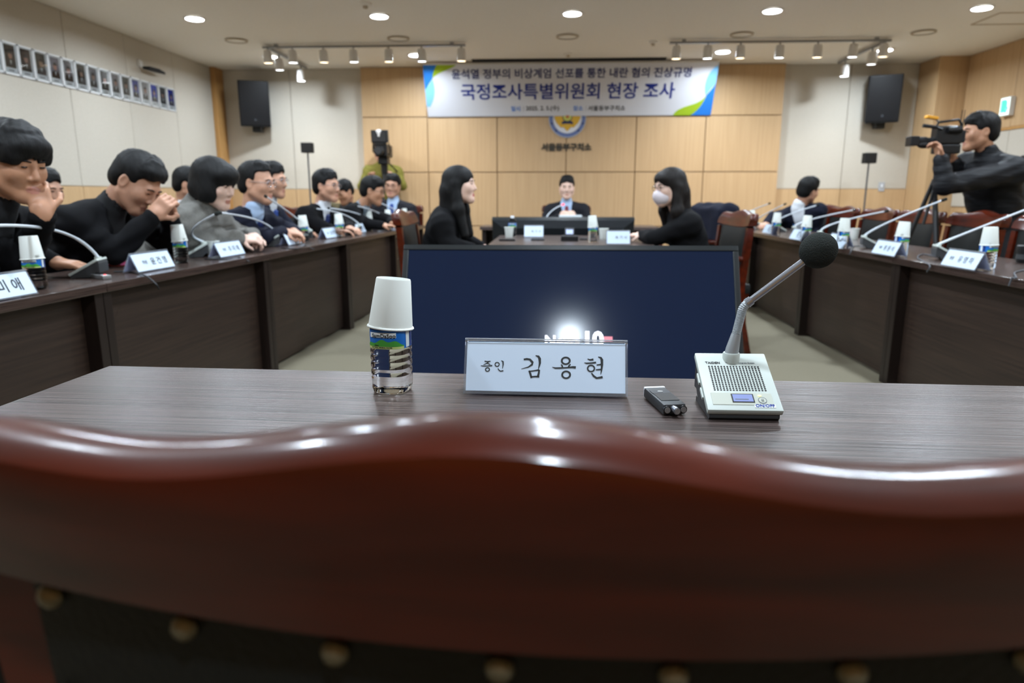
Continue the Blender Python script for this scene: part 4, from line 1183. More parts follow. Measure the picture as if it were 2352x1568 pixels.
# ------------------------------------------------------------------ people: smooth distance fields meshed into continuous surfaces
class Field:
    def __init__(s): s.ops = []
    def cap(s, a, b, ra, rb=None, k=.02, op=1):
        a = np.array(a, 'f'); b = np.array(b, 'f'); rb = ra if rb is None else rb
        ab = b - a; L2 = float(ab @ ab) + 1e-9
        def fn(X, Y, Z):
            px, py, pz = X - a[0], Y - a[1], Z - a[2]
            t = np.clip((px * ab[0] + py * ab[1] + pz * ab[2]) / L2, 0, 1)
            return np.sqrt((px - t * ab[0]) ** 2 + (py - t * ab[1]) ** 2 + (pz - t * ab[2]) ** 2) - (ra + (rb - ra) * t)
        m = max(ra, rb)
        s.ops.append((np.minimum(a, b) - m, np.maximum(a, b) + m, fn, k, op)); return s
    def ell(s, c, r, R=None, k=.02, op=1):
        c = np.array(c, 'f'); r = np.array(r, 'f')
        Rm = np.eye(3, dtype='f') if R is None else np.array(R, 'f')
        def fn(X, Y, Z):
            px, py, pz = X - c[0], Y - c[1], Z - c[2]
            q = [px * Rm[0, i] + py * Rm[1, i] + pz * Rm[2, i] for i in range(3)]
            k0 = np.sqrt((q[0] / r[0]) ** 2 + (q[1] / r[1]) ** 2 + (q[2] / r[2]) ** 2)
            k1 = np.sqrt((q[0] / r[0] ** 2) ** 2 + (q[1] / r[1] ** 2) ** 2 + (q[2] / r[2] ** 2) ** 2) + 1e-6
            return k0 * (k0 - 1) / k1
        e = np.sqrt(((Rm * r[None, :]) ** 2).sum(1))
        s.ops.append((c - e, c + e, fn, k, op)); return s
    def box(s, c, h, R=None, rd=.01, k=.01, op=1):
        c = np.array(c, 'f'); h = np.array(h, 'f') - rd
        Rm = np.eye(3, dtype='f') if R is None else np.array(R, 'f')
        def fn(X, Y, Z):
            px, py, pz = X - c[0], Y - c[1], Z - c[2]
            q = [np.abs(px * Rm[0, i] + py * Rm[1, i] + pz * Rm[2, i]) - h[i] for i in range(3)]
            out = np.sqrt(np.maximum(q[0], 0) ** 2 + np.maximum(q[1], 0) ** 2 + np.maximum(q[2], 0) ** 2)
            return out + np.minimum(np.maximum(q[0], np.maximum(q[1], q[2])), 0) - rd
        e = np.abs(Rm) @ (h + rd)
        s.ops.append((c - e, c + e, fn, k, op)); return s
    def func(s, lo, hi, fn, k=.005, op=1):
        s.ops.append((np.array(lo, 'f'), np.array(hi, 'f'), fn, k, op)); return s
    def mesh(s, name, vox, wob=None):
        lo = np.min([o[0] for o in s.ops if o[4] > 0], 0) - 3 * vox
        hi = np.max([o[1] for o in s.ops if o[4] > 0], 0) + 3 * vox
        n = np.ceil((hi - lo) / vox).astype(int) + 1
        ax = [(lo[i] + vox * np.arange(n[i])).astype('f') for i in range(3)]
        D = np.full(tuple(n), 0.25, 'f')
        for (a, b, fn, k, op) in s.ops:
            m = k + 2.5 * vox
            i0 = np.maximum(np.floor((a - m - lo) / vox).astype(int), 0)
            i1 = np.minimum(np.ceil((b + m - lo) / vox).astype(int) + 1, n)
            if np.any(i1 <= i0): continue
            sl = tuple(slice(i0[j], i1[j]) for j in range(3))
            d = fn(ax[0][sl[0]][:, None, None], ax[1][sl[1]][None, :, None], ax[2][sl[2]][None, None, :])
            sub = D[sl]
            if op > 0:
                h = np.clip(.5 + .5 * (sub - d) / k, 0, 1)
                D[sl] = sub * (1 - h) + d * h - k * h * (1 - h)
            elif op < 0:
                d = -d
                h = np.clip(.5 - .5 * (sub - d) / k, 0, 1)
                D[sl] = sub * (1 - h) + d * h + k * h * (1 - h)
        if wob is not None:
            X, Y, Z = ax[0][:, None, None], ax[1][None, :, None], ax[2][None, None, :]
            D += wob(X, Y, Z)
        D[0] = D[-1] = .2; D[:, 0] = D[:, -1] = .2; D[:, :, 0] = D[:, :, -1] = .2
        S_ = D < 0
        c = np.zeros(tuple(n - 1), 'i1')
        for dx in (0, 1):
            for dy in (0, 1):
                for dz in (0, 1):
                    c += S_[dx:n[0] - 1 + dx, dy:n[1] - 1 + dy, dz:n[2] - 1 + dz]
        idx = np.argwhere((c > 0) & (c < 8))
        vid = np.full(tuple(n - 1), -1, 'i4'); vid[idx[:, 0], idx[:, 1], idx[:, 2]] = np.arange(len(idx))
        cor = [(a, b, d) for a in (0, 1) for b in (0, 1) for d in (0, 1)]
        val = np.stack([D[idx[:, 0] + a, idx[:, 1] + b, idx[:, 2] + d] for a, b, d in cor], 1)
        acc = np.zeros((len(idx), 3), 'f'); cnt = np.zeros(len(idx), 'f')
        for i in range(8):
            for j in range(i + 1, 8):
                if sum(abs(cor[i][q] - cor[j][q]) for q in range(3)) != 1: continue
                m = (val[:, i] < 0) != (val[:, j] < 0)
                t = np.where(m, val[:, i] / (val[:, i] - val[:, j] + 1e-12), 0)
                for q in range(3):
                    acc[:, q] += np.where(m, cor[i][q] + (cor[j][q] - cor[i][q]) * t, 0)
                cnt += m
        V = (idx + acc / cnt[:, None]) * vox + lo
        quads = []
        for axn in range(3):
            o1, o2 = [(1, 2), (2, 0), (0, 1)][axn]
            A0 = S_.take(range(n[axn] - 1), axn); A1 = S_.take(range(1, n[axn]), axn)
            e = np.argwhere(A0 != A1)
            e = e[(e[:, o1] > 0) & (e[:, o2] > 0) & (e[:, o1] < n[o1] - 1) & (e[:, o2] < n[o2] - 1)]
            inside = A0[e[:, 0], e[:, 1], e[:, 2]]
            def cell(d1, d2):
                q = e.copy(); q[:, o1] -= d1; q[:, o2] -= d2
                return vid[q[:, 0], q[:, 1], q[:, 2]]
            Q = np.stack([cell(1, 1), cell(0, 1), cell(0, 0), cell(1, 0)], 1)
            Q[~inside] = Q[~inside][:, ::-1]
            quads.append(Q)
        Q = np.concatenate(quads)
        Q = Q[(Q >= 0).all(1)]
        me = bpy.data.meshes.new(name)
        me.vertices.add(len(V)); me.vertices.foreach_set('co', V.astype('f').ravel())
        me.loops.add(Q.size); me.loops.foreach_set('vertex_index', Q.ravel().astype('i4'))
        me.polygons.add(len(Q)); me.polygons.foreach_set('loop_start', np.arange(0, Q.size, 4, dtype='i4'))
        me.polygons.foreach_set('use_smooth', np.ones(len(Q), bool))
        me.update(calc_edges=True)
        return me, V, Q

def skin_mat(name, c):
    m = mat(name, c, .48, noise=(26, tuple(int(v * .93) for v in c)))
    b = m.node_tree.nodes['Principled BSDF']
    b.inputs['Subsurface Weight'].default_value = 0.12
    b.inputs['Subsurface Radius'].default_value = (.02, .008, .004)
    return m
SK = {'tan': skin_mat('skin_tan', (196, 148, 122)), 'fair': skin_mat('skin_fair', (222, 186, 168)), 'warm': skin_mat('skin_warm', (188, 138, 108))}
M['lip'] = mat('lips', (172, 116, 100), .45)
M['lip_red'] = mat('red_lips', (176, 70, 78), .4)
M['hair'] = mat('black_hair', (10, 10, 11), .62, spec=.3, bump=((160, 160, 30), .6, .003))
M['hair_brown'] = mat('dark_brown_hair', (19, 14, 12), .58, spec=.3, bump=((160, 160, 30), .5, .003))
M['eye'] = mat('dark_eyes', (26, 20, 18), .2)
M['cl_black'] = mat('black_wool', (13, 13, 16), .9, spec=.2, noise=(40, (10, 10, 12)), bump=(300, .3))
M['cl_navy'] = mat('navy_wool', (17, 21, 38), .85, spec=.25, noise=(40, (14, 17, 32)), bump=(300, .3))
M['cl_charcoal'] = mat('charcoal_wool', (30, 31, 37), .85, spec=.25, noise=(40, (24, 25, 31)), bump=(300, .3))
M['cl_grey'] = mat('grey_tweed', (112, 110, 104), .9, noise=(160, (86, 84, 80)), bump=(200, .5), sheen=.15)
M['cl_olive'] = mat('olive_knit', (122, 116, 46), .9, noise=(120, (104, 98, 36)), bump=(200, .6))
M['cl_khaki'] = mat('khaki_jacket', (98, 88, 56), .85, noise=(60, (84, 74, 46)))
M['cl_quilt'] = mat('quilted_black', (17, 18, 22), .65, spec=.3, bump=((4, 4, 34), .9, .012))
M['cl_white'] = mat('white_shirt', (216, 220, 226), .7)
M['cl_blue'] = mat('pale_blue_shirt', (168, 190, 220), .7)
M['cl_dark'] = mat('dark_sweater', (27, 28, 30), .85)
M['cl_greyblue'] = mat('blue_grey_blouse', (120, 134, 146), .7)
M['tie_navy'] = mat('navy_tie', (30, 44, 92), .5)
M['tie_red'] = mat('dark_red_tie', (110, 34, 48), .5)
M['tie_blue'] = mat('blue_tie', (34, 66, 140), .5)
M['lanyard'] = mat('blue_lanyard', (70, 130, 200), .5)
M['mask'] = mat('white_mask', (206, 196, 200), .7)
M['trouser'] = mat('black_trousers', (26, 26, 30), .85)
M['shoe'] = mat('black_shoes', (18, 18, 19), .35)
M['glass_frame'] = mat('glasses_frame', (40, 36, 34), .3)
M['lens'] = mat('glasses_lens', (255, 255, 255), .02, trans=1.0, ior=1.02)

def frame(a, pitch=0.0, roll=0.0):
    """columns right, forward, up for a heading a (0 = +y, counter-clockwise), nose-down pitch, roll"""
    a, p, r = math.radians(a), math.radians(pitch), math.radians(roll)
    f = Vector((-math.sin(a) * math.cos(p), math.cos(a) * math.cos(p), -math.sin(p)))
    rt = Vector((math.cos(a), math.sin(a), 0))
    up = rt.cross(f)
    rt2 = rt * math.cos(r) + up * math.sin(r); up2 = rt2.cross(f)
    return Matrix((rt2, f, up2)).transposed()

def hand(F, wrist, fdir, back, side, curl, s, spread=.0, thumb_in=.3):
    """five fingered hand: palm, four fingers of unequal length with three joints, thumb from the side of the palm. side=+1: thumb on cross(fdir, back)"""
    y = Vector(fdir).normalized(); z = Vector(back); z = (z - y * z.dot(y)).normalized(); x = y.cross(z) * side
    w = Vector(wrist)
    def L(a, b, c): return w + (x * a + y * b + z * c) * s
    R = np.array(Matrix((x, y, z)).transposed())
    F.box(L(.0, .048, 0), (.040 * s, .046 * s, .0135 * s), R, .012 * s, .012)
    F.cap(L(0, -.02, 0), L(0, .02, 0), .025 * s, .028 * s, .02)
    for i, (fx, ln) in enumerate(((.030, .070), (.010, .080), (-.0105, .074), (-.030, .058))):
        p = L(fx, .088, .002); ang = 0.0
        dirx = spread * (1.5 - i) * .12
        for j, (fr, r0, r1) in enumerate(((.44, .0095, .0088), (.32, .0088, .0082), (.24, .0082, .0070))):
            ang += curl * (.75, 1.0, .7)[j]
            d = (x * dirx + y * math.cos(ang) - z * math.sin(ang)).normalized()
            q = p + d * ln * fr * s * 1.12
            F.cap(p, q, r0 * s, r1 * s, .003)
            p = q
    p = L(.032, .022, -.004)
    d1 = (x * .75 + y * .62 - z * (.25 + thumb_in * .4)).normalized(); q = p + d1 * .040 * s
    F.cap(p, q, .0135 * s, .0108 * s, .008)
    d2 = (x * (.45 - thumb_in) + y * .8 - z * (.2 + thumb_in)).normalized(); q2 = q + d2 * .032 * s
    F.cap(q, q2, .0105 * s, .0085 * s, .003)

def head_field(F, H, R, s):
    def L(x, y, z): return np.array(H + R @ (Vector((x, y, z)) * s))
    Rn = np.array(R)
    e = lambda c, r, k=.02, op=1: F.ell(L(*c), np.array(r) * s, Rn, k * s, op)
    e((0, -.014, .036), (.075, .096, .084), .03)
    e((0, .026, -.035), (.064, .068, .080), .04)
    for m in (-1, 1):
        F.cap(L(m * .057, .002, -.055), L(m * .020, .070, -.098), .020 * s, .018 * s, .035 * s)
        e((m * .043, .062, -.022), (.024, .024, .026), .03)
        e((m * .0315, .100, .008), (.019, .013, .0115), .012, -1)
        e((m * .0315, .0785, .007), (.0155, .0135, .0095), .005)
        e((m * .0125, .0955, -.0345), (.0085, .0095, .0075), .006)
        e((m * .078, -.006, -.006), (.009, .021, .033), .008)
        e((m * .085, .0, -.004), (.006, .012, .020), .006, -1)
    F.cap(L(-.034, .083, .0245), L(.034, .083, .0245), .0085 * s, .0085 * s, .02 * s)
    e((0, .070, -.102), (.026, .020, .019), .025)
    F.cap(L(0, .089, .016), L(0, .109, -.028), .0065 * s, .0105 * s, .012 * s)
    e((0, .0905, -.0645), (.024, .0085, .0062), .006)
    e((0, .0890, -.0765), (.020, .0085, .0066), .006)
    F.cap(L(-.024, .098, -.0705), L(.024, .098, -.0705), .0022 * s, .0022 * s, .004 * s, -1)
    return L

def hair_field(style, H, R, s):
    F = Field()
    def L(x, y, z): return np.array(H + R @ (Vector((x, y, z)) * s))
    Rn = np.array(R)
    e = lambda c, r, k=.015, op=1: F.ell(L(*c), np.array(r) * s, Rn, k * s, op)
    bx = lambda c, h, k=.01, op=1, rd=.01: F.box(L(*c), np.array(h) * s, Rn, rd * s, k * s, op)
    if style in ('short', 'quiff', 'bangs', 'receding', 'flat'):
        t = {'short': .011, 'quiff': .011, 'bangs': .017, 'receding': .009, 'flat': .010}[style]
        e((0, -.016, .042), (.075 + t, .098 + t, .084 + t))
        e((0, -.055, -.02), (.066 + t * .6, .058 + t * .4, .062), .03)
        if style == 'quiff':
            e((.006, .046, .092), (.058, .040, .024), .04)
        if style == 'bangs':
            e((.0, .070, .070), (.072, .042, .042), .02); e((-.055, .04, .035), (.034, .05, .05), .02); e((.055, .04, .035), (.034, .05, .05), .02)
        if style == 'flat':
            e((.0, .058, .084), (.062, .032, .026), .02)
        zc = {'short': -.016, 'quiff': -.012, 'bangs': -.050, 'receding': .002, 'flat': -.024}[style]
        e((0, .118, zc), (.072 if style != 'receding' else .078, .078, .094), .008, -1)
        bx((0, .095, -.093), (.13, .088, .10), .01, -1)
        if style != 'bangs':
            yf, zt_ = {'receding': (.026, .070), 'short': (.040, .052), 'quiff': (.040, .054), 'flat': (.046, .046)}[style]
            bx((0, yf + .09, zt_ - .09), (.13, .09, .09), .012, -1, .02)
        for m in (-1, 1): e((m * .085, -.004, -.022), (.032, .030, .040), .008, -1)
        bx((0, -.02, -.165), (.16, .16, .085), .02, -1)
        c0 = np.array((0, -.016, .042)); rr = np.array((.075 + t, .098 + t, .084 + t))
        rg = random.Random(int(H.x * 1000) & 1023)
        lo = {'short': 22, 'quiff': 26, 'bangs': -4, 'receding': 32, 'flat': 16}[style]
        sweep = rg.choice((-1, 1)) * rg.uniform(14, 26)
        for i in range(19):
            ph = -72 + 8 * i + rg.uniform(-3, 3)
            e1 = lo + abs(ph) * (.12 if style != 'bangs' else -.10) + rg.uniform(-7, 5)
            pts = []
            for j in range(4):
                th = math.radians(72 + (e1 - 72) * j / 3); pp = math.radians(ph - sweep * (1 - j / 3))
                g = 1.0 + (-.04, .0, .015, .005)[j]
                v = c0 + rr * g * np.array((math.cos(th) * math.sin(pp), math.cos(th) * math.cos(pp), math.sin(th)))
                pts.append(L(*v))
            for j in range(3):
                F.cap(pts[j], pts[j + 1], (.010, .0105, .0095)[j] * s, (.0105, .0095, .0045)[j] * s, .006)
    elif style == 'bob':
        e((0, -.016, .046), (.100, .118, .098)); e((0, -.06, -.03), (.092, .070, .082), .03)
        for m in (-1, 1): e((m * .062, .004, -.035), (.042, .062, .074), .03)
        e((0, .066, .062), (.082, .052, .050), .03)
        e((0, .122, -.078), (.066, .070, .098), .01, -1); bx((0, .10, -.17), (.15, .15, .075), .015, -1)
    else:
        e((0, -.014, .042), (.090, .110, .092)); e((0, -.055, -.03), (.088, .066, .09), .03)
        for m in (-1, 1):
            F.cap(L(m * .066, -.012, .0), L(m * .074, .0, -.16), .034 * s, .040 * s, .03 * s)
            F.cap(L(m * .074, .0, -.16), L(m * .070, .035 if style == 'long' else -.02, -.33), .040 * s, .030 * s, .03 * s)
        F.cap(L(0, -.07, -.05), L(0, -.085, -.28), .075 * s, .07 * s, .04 * s)
        if style == 'long_fringe':
            e((0, .064, .062), (.066, .036, .040), .02)
        e((0, .118, -.05), (.060, .072, .108), .010, -1); bx((0, .13, -.22), (.05, .14, .14), .02, -1)
    return F

N_VOX = [0, 0]
def add_mesh(F, name, vox, m, parent, org, wob=None, smooth=True):
    me, V, Q = F.mesh(name, vox, wob)
    me.transform(Matrix.Translation(-Vector(org)))
    me.materials.append(M[m] if isinstance(m, str) else m)
    o = bpy.data.objects.new(name, me); COL.objects.link(o)
    if parent is not None: o.parent = parent
    N_VOX[0] += len(Q) * 2
    return o, V, Q

def person(label, H, head, S_, a, hip, arms, outfit, hair='short', skin='tan', vox=.009, sc=1.06, legs='seat', glasses=None, mask=False, hair_m='hair', knees=None, lip='lip', group=None, sw=.178, bulk=1.0):
    """H head centre, head=(heading, pitch, roll), S_ base of the neck, a heading of the chest, hip centre of pelvis;
    arms: two of (elbow, wrist, finger direction, back of hand, curl) for the left (-1) and right (+1) side."""
    H, S_, hip = Vector(H), Vector(S_), Vector(hip)
    R = frame(*head)
    up = (S_ - hip).normalized()
    rt = Vector((math.cos(math.radians(a)), math.sin(math.radians(a)), 0)); rt = (rt - up * rt.dot(up)).normalized()
    fw = up.cross(rt)
    Rt = Matrix((rt, fw, up)).transposed(); Rn = np.array(Rt)
    org = Vector((hip.x, hip.y, 0))
    s = sc
    sh = {m: S_ - up * .055 * s + rt * (m * sw * s) + fw * .0 for m in (-1, 1)}
    Lsp = (S_ - hip).length
    def sp(t): return hip + (S_ - hip) * t
    # legs
    if knees is None:
        f2 = Vector((-math.sin(math.radians(a)), math.cos(math.radians(a)), 0)); r2 = Vector((math.cos(math.radians(a)), math.sin(math.radians(a)), 0))
        if legs == 'seat':
            hp = {m: hip + r2 * m * .09 * s - Vector((0, 0, .02)) for m in (-1, 1)}
            kn = {m: hp[m] + f2 * .40 * s + r2 * m * .04 for m in (-1, 1)}
            an = {m: Vector((kn[m].x, kn[m].y, .09)) - f2 * .04 for m in (-1, 1)}
        else:
            hp = {m: hip + r2 * m * .09 * s for m in (-1, 1)}
            an = {m: Vector((hip.x, hip.y, .09)) + r2 * m * .17 for m in (-1, 1)}
            kn = {m: (hp[m] + an[m]) / 2 + f2 * .06 for m in (-1, 1)}
    def torso(F, g, k=.05):
        F.ell(sp(.02), ((.155 + g) * s, (.112 + g) * s, .12 * s), Rn, k)
        F.ell(sp(.36), ((.140 + g) * s * bulk, (.105 + g) * s * bulk, .16 * s), Rn, k)
        F.ell(sp(.70), ((.160 + g) * s * bulk, (.112 + g) * s * bulk, .17 * s), Rn, k)
        F.cap(sh[-1], sh[1], (.052 + g) * s, (.052 + g) * s, k)
        F.cap(S_ - up * .01, sh[-1] + up * .01, (.045 + g * .6) * s, (.04 + g) * s, k); F.cap(S_ - up * .01, sh[1] + up * .01, (.045 + g * .6) * s, (.04 + g) * s, k)
    # ---- body
    F = Field()
    torso(F, -.012)
    head_field(F, H, R, s)
    nb = H + R @ (Vector((0, -.028, -.075)) * s)
    F.cap(nb, S_, .052 * s, .058 * s, .025)
    for m in (-1, 1):
        el, wr, fd, bk, cu = arms[m]
        el, wr = Vector(el), Vector(wr)
        F.cap(sh[m], el, .043 * s, .036 * s, .02); F.cap(el, wr, .036 * s, .025 * s, .02)
        hand(F, wr, fd, bk, m, cu, s * .92)
        F.cap(hp[m], kn[m], .072 * s, .052 * s, .03); F.cap(kn[m], an[m], .05 * s, .036 * s, .02)
        F.cap(an[m], an[m] + f2 * .16 - Vector((0, 0, .045)), .034 * s, .026 * s, .02)
    body, V, Q = add_mesh(F, 'person', vox, SK[skin], None, org)
    body.location = org
    tag(body, label, 'person', group)
    # lips painted by region
    body.data.materials.append(M[lip])
    C = V[Q].mean(1)
    lc = np.array(H + R @ (Vector((0, .097, -.0705)) * s)); q = (C - lc) @ np.array(R) / (np.array((.024, .016, .0125)) * s)
    mi = np.zeros(len(Q), 'i4'); mi[(q ** 2).sum(1) < 1] = 1
    body.data.polygons.foreach_set('material_index', mi)
    def HL(x, y, z): return H + R @ (Vector((x, y, z)) * s) - org
    for m in (-1, 1):
        MB().ball(HL(m * .0315, .0893, .0062), (.0118 * s, .0050 * s, .0042 * s), 10, 6, R).build('eye', 'eye', body, True)
        MB().tube([HL(m * .013, .0945, .0235), HL(m * .033, .0955, .0285), HL(m * .051, .084, .0225)], [.0026 * s, .0034 * s, .0018 * s], 6).build('eyebrow', hair_m, body, True)
    # ---- hair
    rs = random.uniform(0, 9)
    def wob(X, Y, Z): return .0012 * np.sin(X * 190 + rs) * np.sin(Y * 170 + 2 * np.sin(Z * 40)) + .0008 * np.sin(X * 61 + Y * 47 + rs) * np.sin(Z * 53)
    add_mesh(hair_field(hair, H, R, s), 'hair', min(vox, .007), hair_m, body, org, wob)
    # ---- clothes
    kind = outfit['kind']; om = outfit['m']
    G = {'suit': .016, 'coat': .04, 'knit': .014, 'quilt': .03}[kind]
    F = Field()
    torso(F, G, .06)
    F.cap(hip + fw * .0, hip - Vector((0, 0, .05)), (.13 + G) * s, (.14 + G) * s, .05)
    loc = lambda X, Y, Z: [(X - S_.x) * Rn[0, i] + (Y - S_.y) * Rn[1, i] + (Z - S_.z) * Rn[2, i] for i in range(3)]
    blo, bhi = np.array(S_) - .42, np.array(S_) + .3
    vl = outfit.get('v', .30)
    if kind == 'suit' or outfit.get('open'):
        def vee(X, Y, Z, extra=0.0):
            x, y, z = loc(X, Y, Z)
            w = np.clip(.058 * s * (1 + (z - .01) / vl), -.05, .075) + extra
            return np.maximum(np.maximum(np.abs(x) - w, np.abs(y - .105) - .10), z - .10)
        def lapel(X, Y, Z):
            x, y, z = loc(X, Y, Z)
            w = np.clip(.058 * s * (1 + (z - .01) / vl), -.05, .075)
            band = np.maximum(np.abs(np.abs(x) - w - .022) - .024, np.maximum(z - .02, -(z + vl)))
            c0 = sp(.70) - S_
            q = [((loc(X, Y, Z)[i]) - (Rt.transposed() @ c0)[i]) for i in range(3)]
            rr = ((.160 + G + .007) * s * bulk, (.112 + G + .007) * s * bulk, .178 * s)
            k0 = np.sqrt(sum((q[i] / rr[i]) ** 2 for i in range(3)))
            return np.maximum(np.maximum((k0 - 1) * .11, band), -(y - .02))
        F.func(blo, bhi, lapel, .004)
        F.func(blo, bhi, vee, .004, -1)
    else:
        F.cap(S_ + up * .0, S_ + up * .03 + (nb - S_) * .25, (.066 + G * .5) * s, (.060 + G * .3) * s, .02)
        if outfit.get('collar'):
            for m in (-1, 1):
                F.cap(S_ + rt * m * .075 * s - fw * .02 + up * .03, S_ + rt * m * .05 * s + fw * .11 - up * .06, .045 * s, .04 * s, .03)
            F.cap(S_ - fw * .07 + up * .045, S_ - fw * .06 + up * .02, .06 * s, .06 * s, .04)
    F.cap(nb, S_ - up * .06, .056 * s, .05 * s, .006, -1)
    for m in (-1, 1):
        el, wr = Vector(arms[m][0]), Vector(arms[m][1])
        F.cap(sh[m], el, (.052 + G * .9) * s, (.044 + G * .7) * s, .035)
        F.cap(el, el + (wr - el) * .93, (.044 + G * .7) * s, (.034 + G * .45) * s, .02)
    wf = outfit.get('fold', .0035)
    def fold(X, Y, Z): return wf * np.sin(X * 31 + 3 * np.sin(Z * 17 + rs)) * np.sin(Z * 43 + 2 * np.sin(Y * 23 + rs))
    add_mesh(F, {'suit': 'jacket', 'coat': 'coat', 'knit': 'sweater', 'quilt': 'padded_jacket'}[kind], max(vox, .008), om, body, org, fold)
    if 'shirt' in outfit:
        F = Field()
        F.ell(sp(.70), ((.160 - .0) * s * bulk, (.112 + .004) * s * bulk, .172 * s), Rn, .03)
        F.ell(sp(.38), ((.140) * s * bulk, (.105 + .004) * s * bulk, .16 * s), Rn, .04)
        F.cap(S_ - up * .03, S_ + up * .02, .072 * s, .067 * s, .03)
        F.cap(S_ + up * .0, S_ + up * .028 + (nb - S_) * .3, .066 * s, .060 * s, .008)
        F.cap(nb, S_, .052 * s, .05 * s, .004, -1)
        add_mesh(F, 'shirt', .008, outfit['shirt'], body, org)
        if 'tie' in outfit:
            F = Field()
            c0 = Rt.transposed() @ (sp(.66) - S_)
            def tie(X, Y, Z):
                x, y, z = loc(X, Y, Z)
                rr = (.30 * s, (.112 + .016) * s * bulk, .26 * s)
                k0 = np.sqrt((x / rr[0]) ** 2 + ((y - c0[1]) / rr[1]) ** 2 + ((z - c0[2]) / rr[2]) ** 2)
                w = .019 + .011 * np.clip(-z / .25, 0, 1)
                return np.maximum(np.maximum((k0 - 1) * .11, np.abs(x) - w * s), np.maximum(np.maximum(z - .0, -(z + .34)), -(y - .04)))
            F.func(blo, bhi, tie, .002)
            F.ell(S_ + fw * .075 * s + up * .005, (.021 * s, .02 * s, .022 * s), Rn, .01)
            add_mesh(F, 'tie', .006, outfit['tie'], body, org)
    if outfit.get('lanyard'):
        for m in (-1, 1):
            pts = [S_ + rt * m * .062 * s - fw * .02 + up * .035, S_ + rt * m * .066 * s + fw * .085 * s - up * .03, sp(.72) + rt * m * .045 * s + fw * .142 * s, sp(.42) + rt * m * .012 * s + fw * .15 * s]
            MB().tube([p_ - org for p_ in pts], .006, 6).build('lanyard', 'lanyard', body, True)
        MB().box(sp(.36) + fw * .155 * s - org, (.03, .003, .045), R=Rt).build('badge', 'label_white', body)
    # trousers and shoes
    F = Field()
    F.ell(hip, (.165 * s, .125 * s, .12 * s), Rn, .04)
    for m in (-1, 1):
        F.cap(hp[m], kn[m], .088 * s, .066 * s, .04); F.cap(kn[m], an[m] + Vector((0, 0, .01)), .064 * s, .052 * s, .02)
    add_mesh(F, 'trousers', .012, 'trouser', body, org)
    for m in (-1, 1):
        MB().ball(an[m] + f2 * .075 - Vector((0, 0, .05)) - org, (.048, .14, .042), 12, 8, Matrix.Rotation(math.radians(a), 3, 'Z')).build('shoe', 'shoe', body, True)
    if glasses:
        mb = MB()
        for m in (-1, 1):
            cx = m * .0325
            ring = [HL(cx + .0235 * math.cos(2 * PI * k / 16), .1045 - .006 * abs(math.cos(2 * PI * k / 16)), .003 + .0175 * math.sin(2 * PI * k / 16)) for k in range(17)]
            mb.tube(ring, .0016 * s, 6, cap=False)
            mb.tube([HL(m * .056, .098, .008), HL(m * .072, .06, .010), HL(m * .080, .0, .006)], .0016 * s, 6)
        mb.tube([HL(-.009, .105, .006), HL(0, .109, .009), HL(.009, .105, .006)], .0016 * s, 6)
        mb.build('glasses', glasses if isinstance(glasses, str) else 'glass_frame', body, True)
    if mask:
        F = Field()
        c = np.array(H + R @ (Vector((0, .062, -.060)) * s))
        F.ell(c, np.array((.066, .058, .056)) * s, np.array(R), .02)
        F.ell(np.array(H + R @ (Vector((0, .098, -.045)) * s)), np.array((.03, .028, .034)) * s, np.array(R), .02)
        F.box(np.array(H + R @ (Vector((0, -.03, -.06)) * s)), np.array((.1, .065, .1)) * s, np.array(R), .01, .01, -1)
        add_mesh(F, 'face_mask', .006, 'mask', body, org)
        for m in (-1, 1):
            MB().tube([HL(m * .062, .045, -.04), HL(m * .084, .0, .005), HL(m * .083, -.02, .02)], .0014, 6).build('mask_loop', 'mask', body)
    return body

V3 = lambda *p: Vector(p)
def on_desk(px, py, z=.02): q = T(px, py); return Vector((q.x, q.y, TZ + z))

# ------------------------------------------------------------------ the people in the room
up_ = Vector((0, 0, 1)); dn = Vector((0, 0, -1))
DESK = TZ + .035
# man with his hand at his mouth, left picture edge
H = A(30, 372, 2.45)
person('man in a dark jacket holding his fist to his mouth at the left edge', H, (-104, 16, 0), H + V3(-.12, .01, -.19), -92, (-2.42, 2.46, .53),
       {1: (A(58, 596, 2.58), A(100, 490, 2.44), (-.22, .12, 1.0), (.5, -.85, .15), 1.0),
        -1: (A(50, 585, 2.72), A(122, 603, 2.72), (1, .15, -.12), (0, -.1, 1), .35)},
       dict(kind='suit', m='cl_black', shirt='cl_dark', v=.36, fold=.006), 'bangs', 'warm', .005)
# man with bowed head and clasped hands
H = A(314, 418, 3.25)
person('man in a black coat bowing his head onto clasped hands', H, (-96, 40, 6), H + V3(-.16, .0, -.14), -94, (-2.48, 3.28, .53),
       {1: (A(266, 576, 3.12), A(352, 496, 3.18), (.62, .25, .70), (.2, -1, .1), .95),
        -1: (A(392, 558, 3.62), A(392, 494, 3.36), (.30, -.60, .75), (.2, 1, .1), .95)},
       dict(kind='suit', m='cl_black', shirt='cl_dark', v=.30, fold=.008), 'quiff', 'tan', .005, sc=1.09, bulk=1.10, sw=.19)
# woman with a bob in a grey coat
H = A(492, 423, 3.85)
person('woman with a short black bob in a grey tweed coat, hands folded', H, (-98, 14, 0), H + V3(-.10, .0, -.185), -94, (-2.36, 3.88, .53),
       {1: (A(452, 560, 3.82), A(552, 548, 3.98), (.8, .3, -.05), (0, -.5, 1), .8),
        -1: (A(552, 548, 4.25), A(582, 543, 4.12), (.5, -.8, .0), (0, .5, 1), .8)},
       dict(kind='coat', m='cl_grey', collar=True, fold=.007), 'bob', 'fair', .007, bulk=1.05)
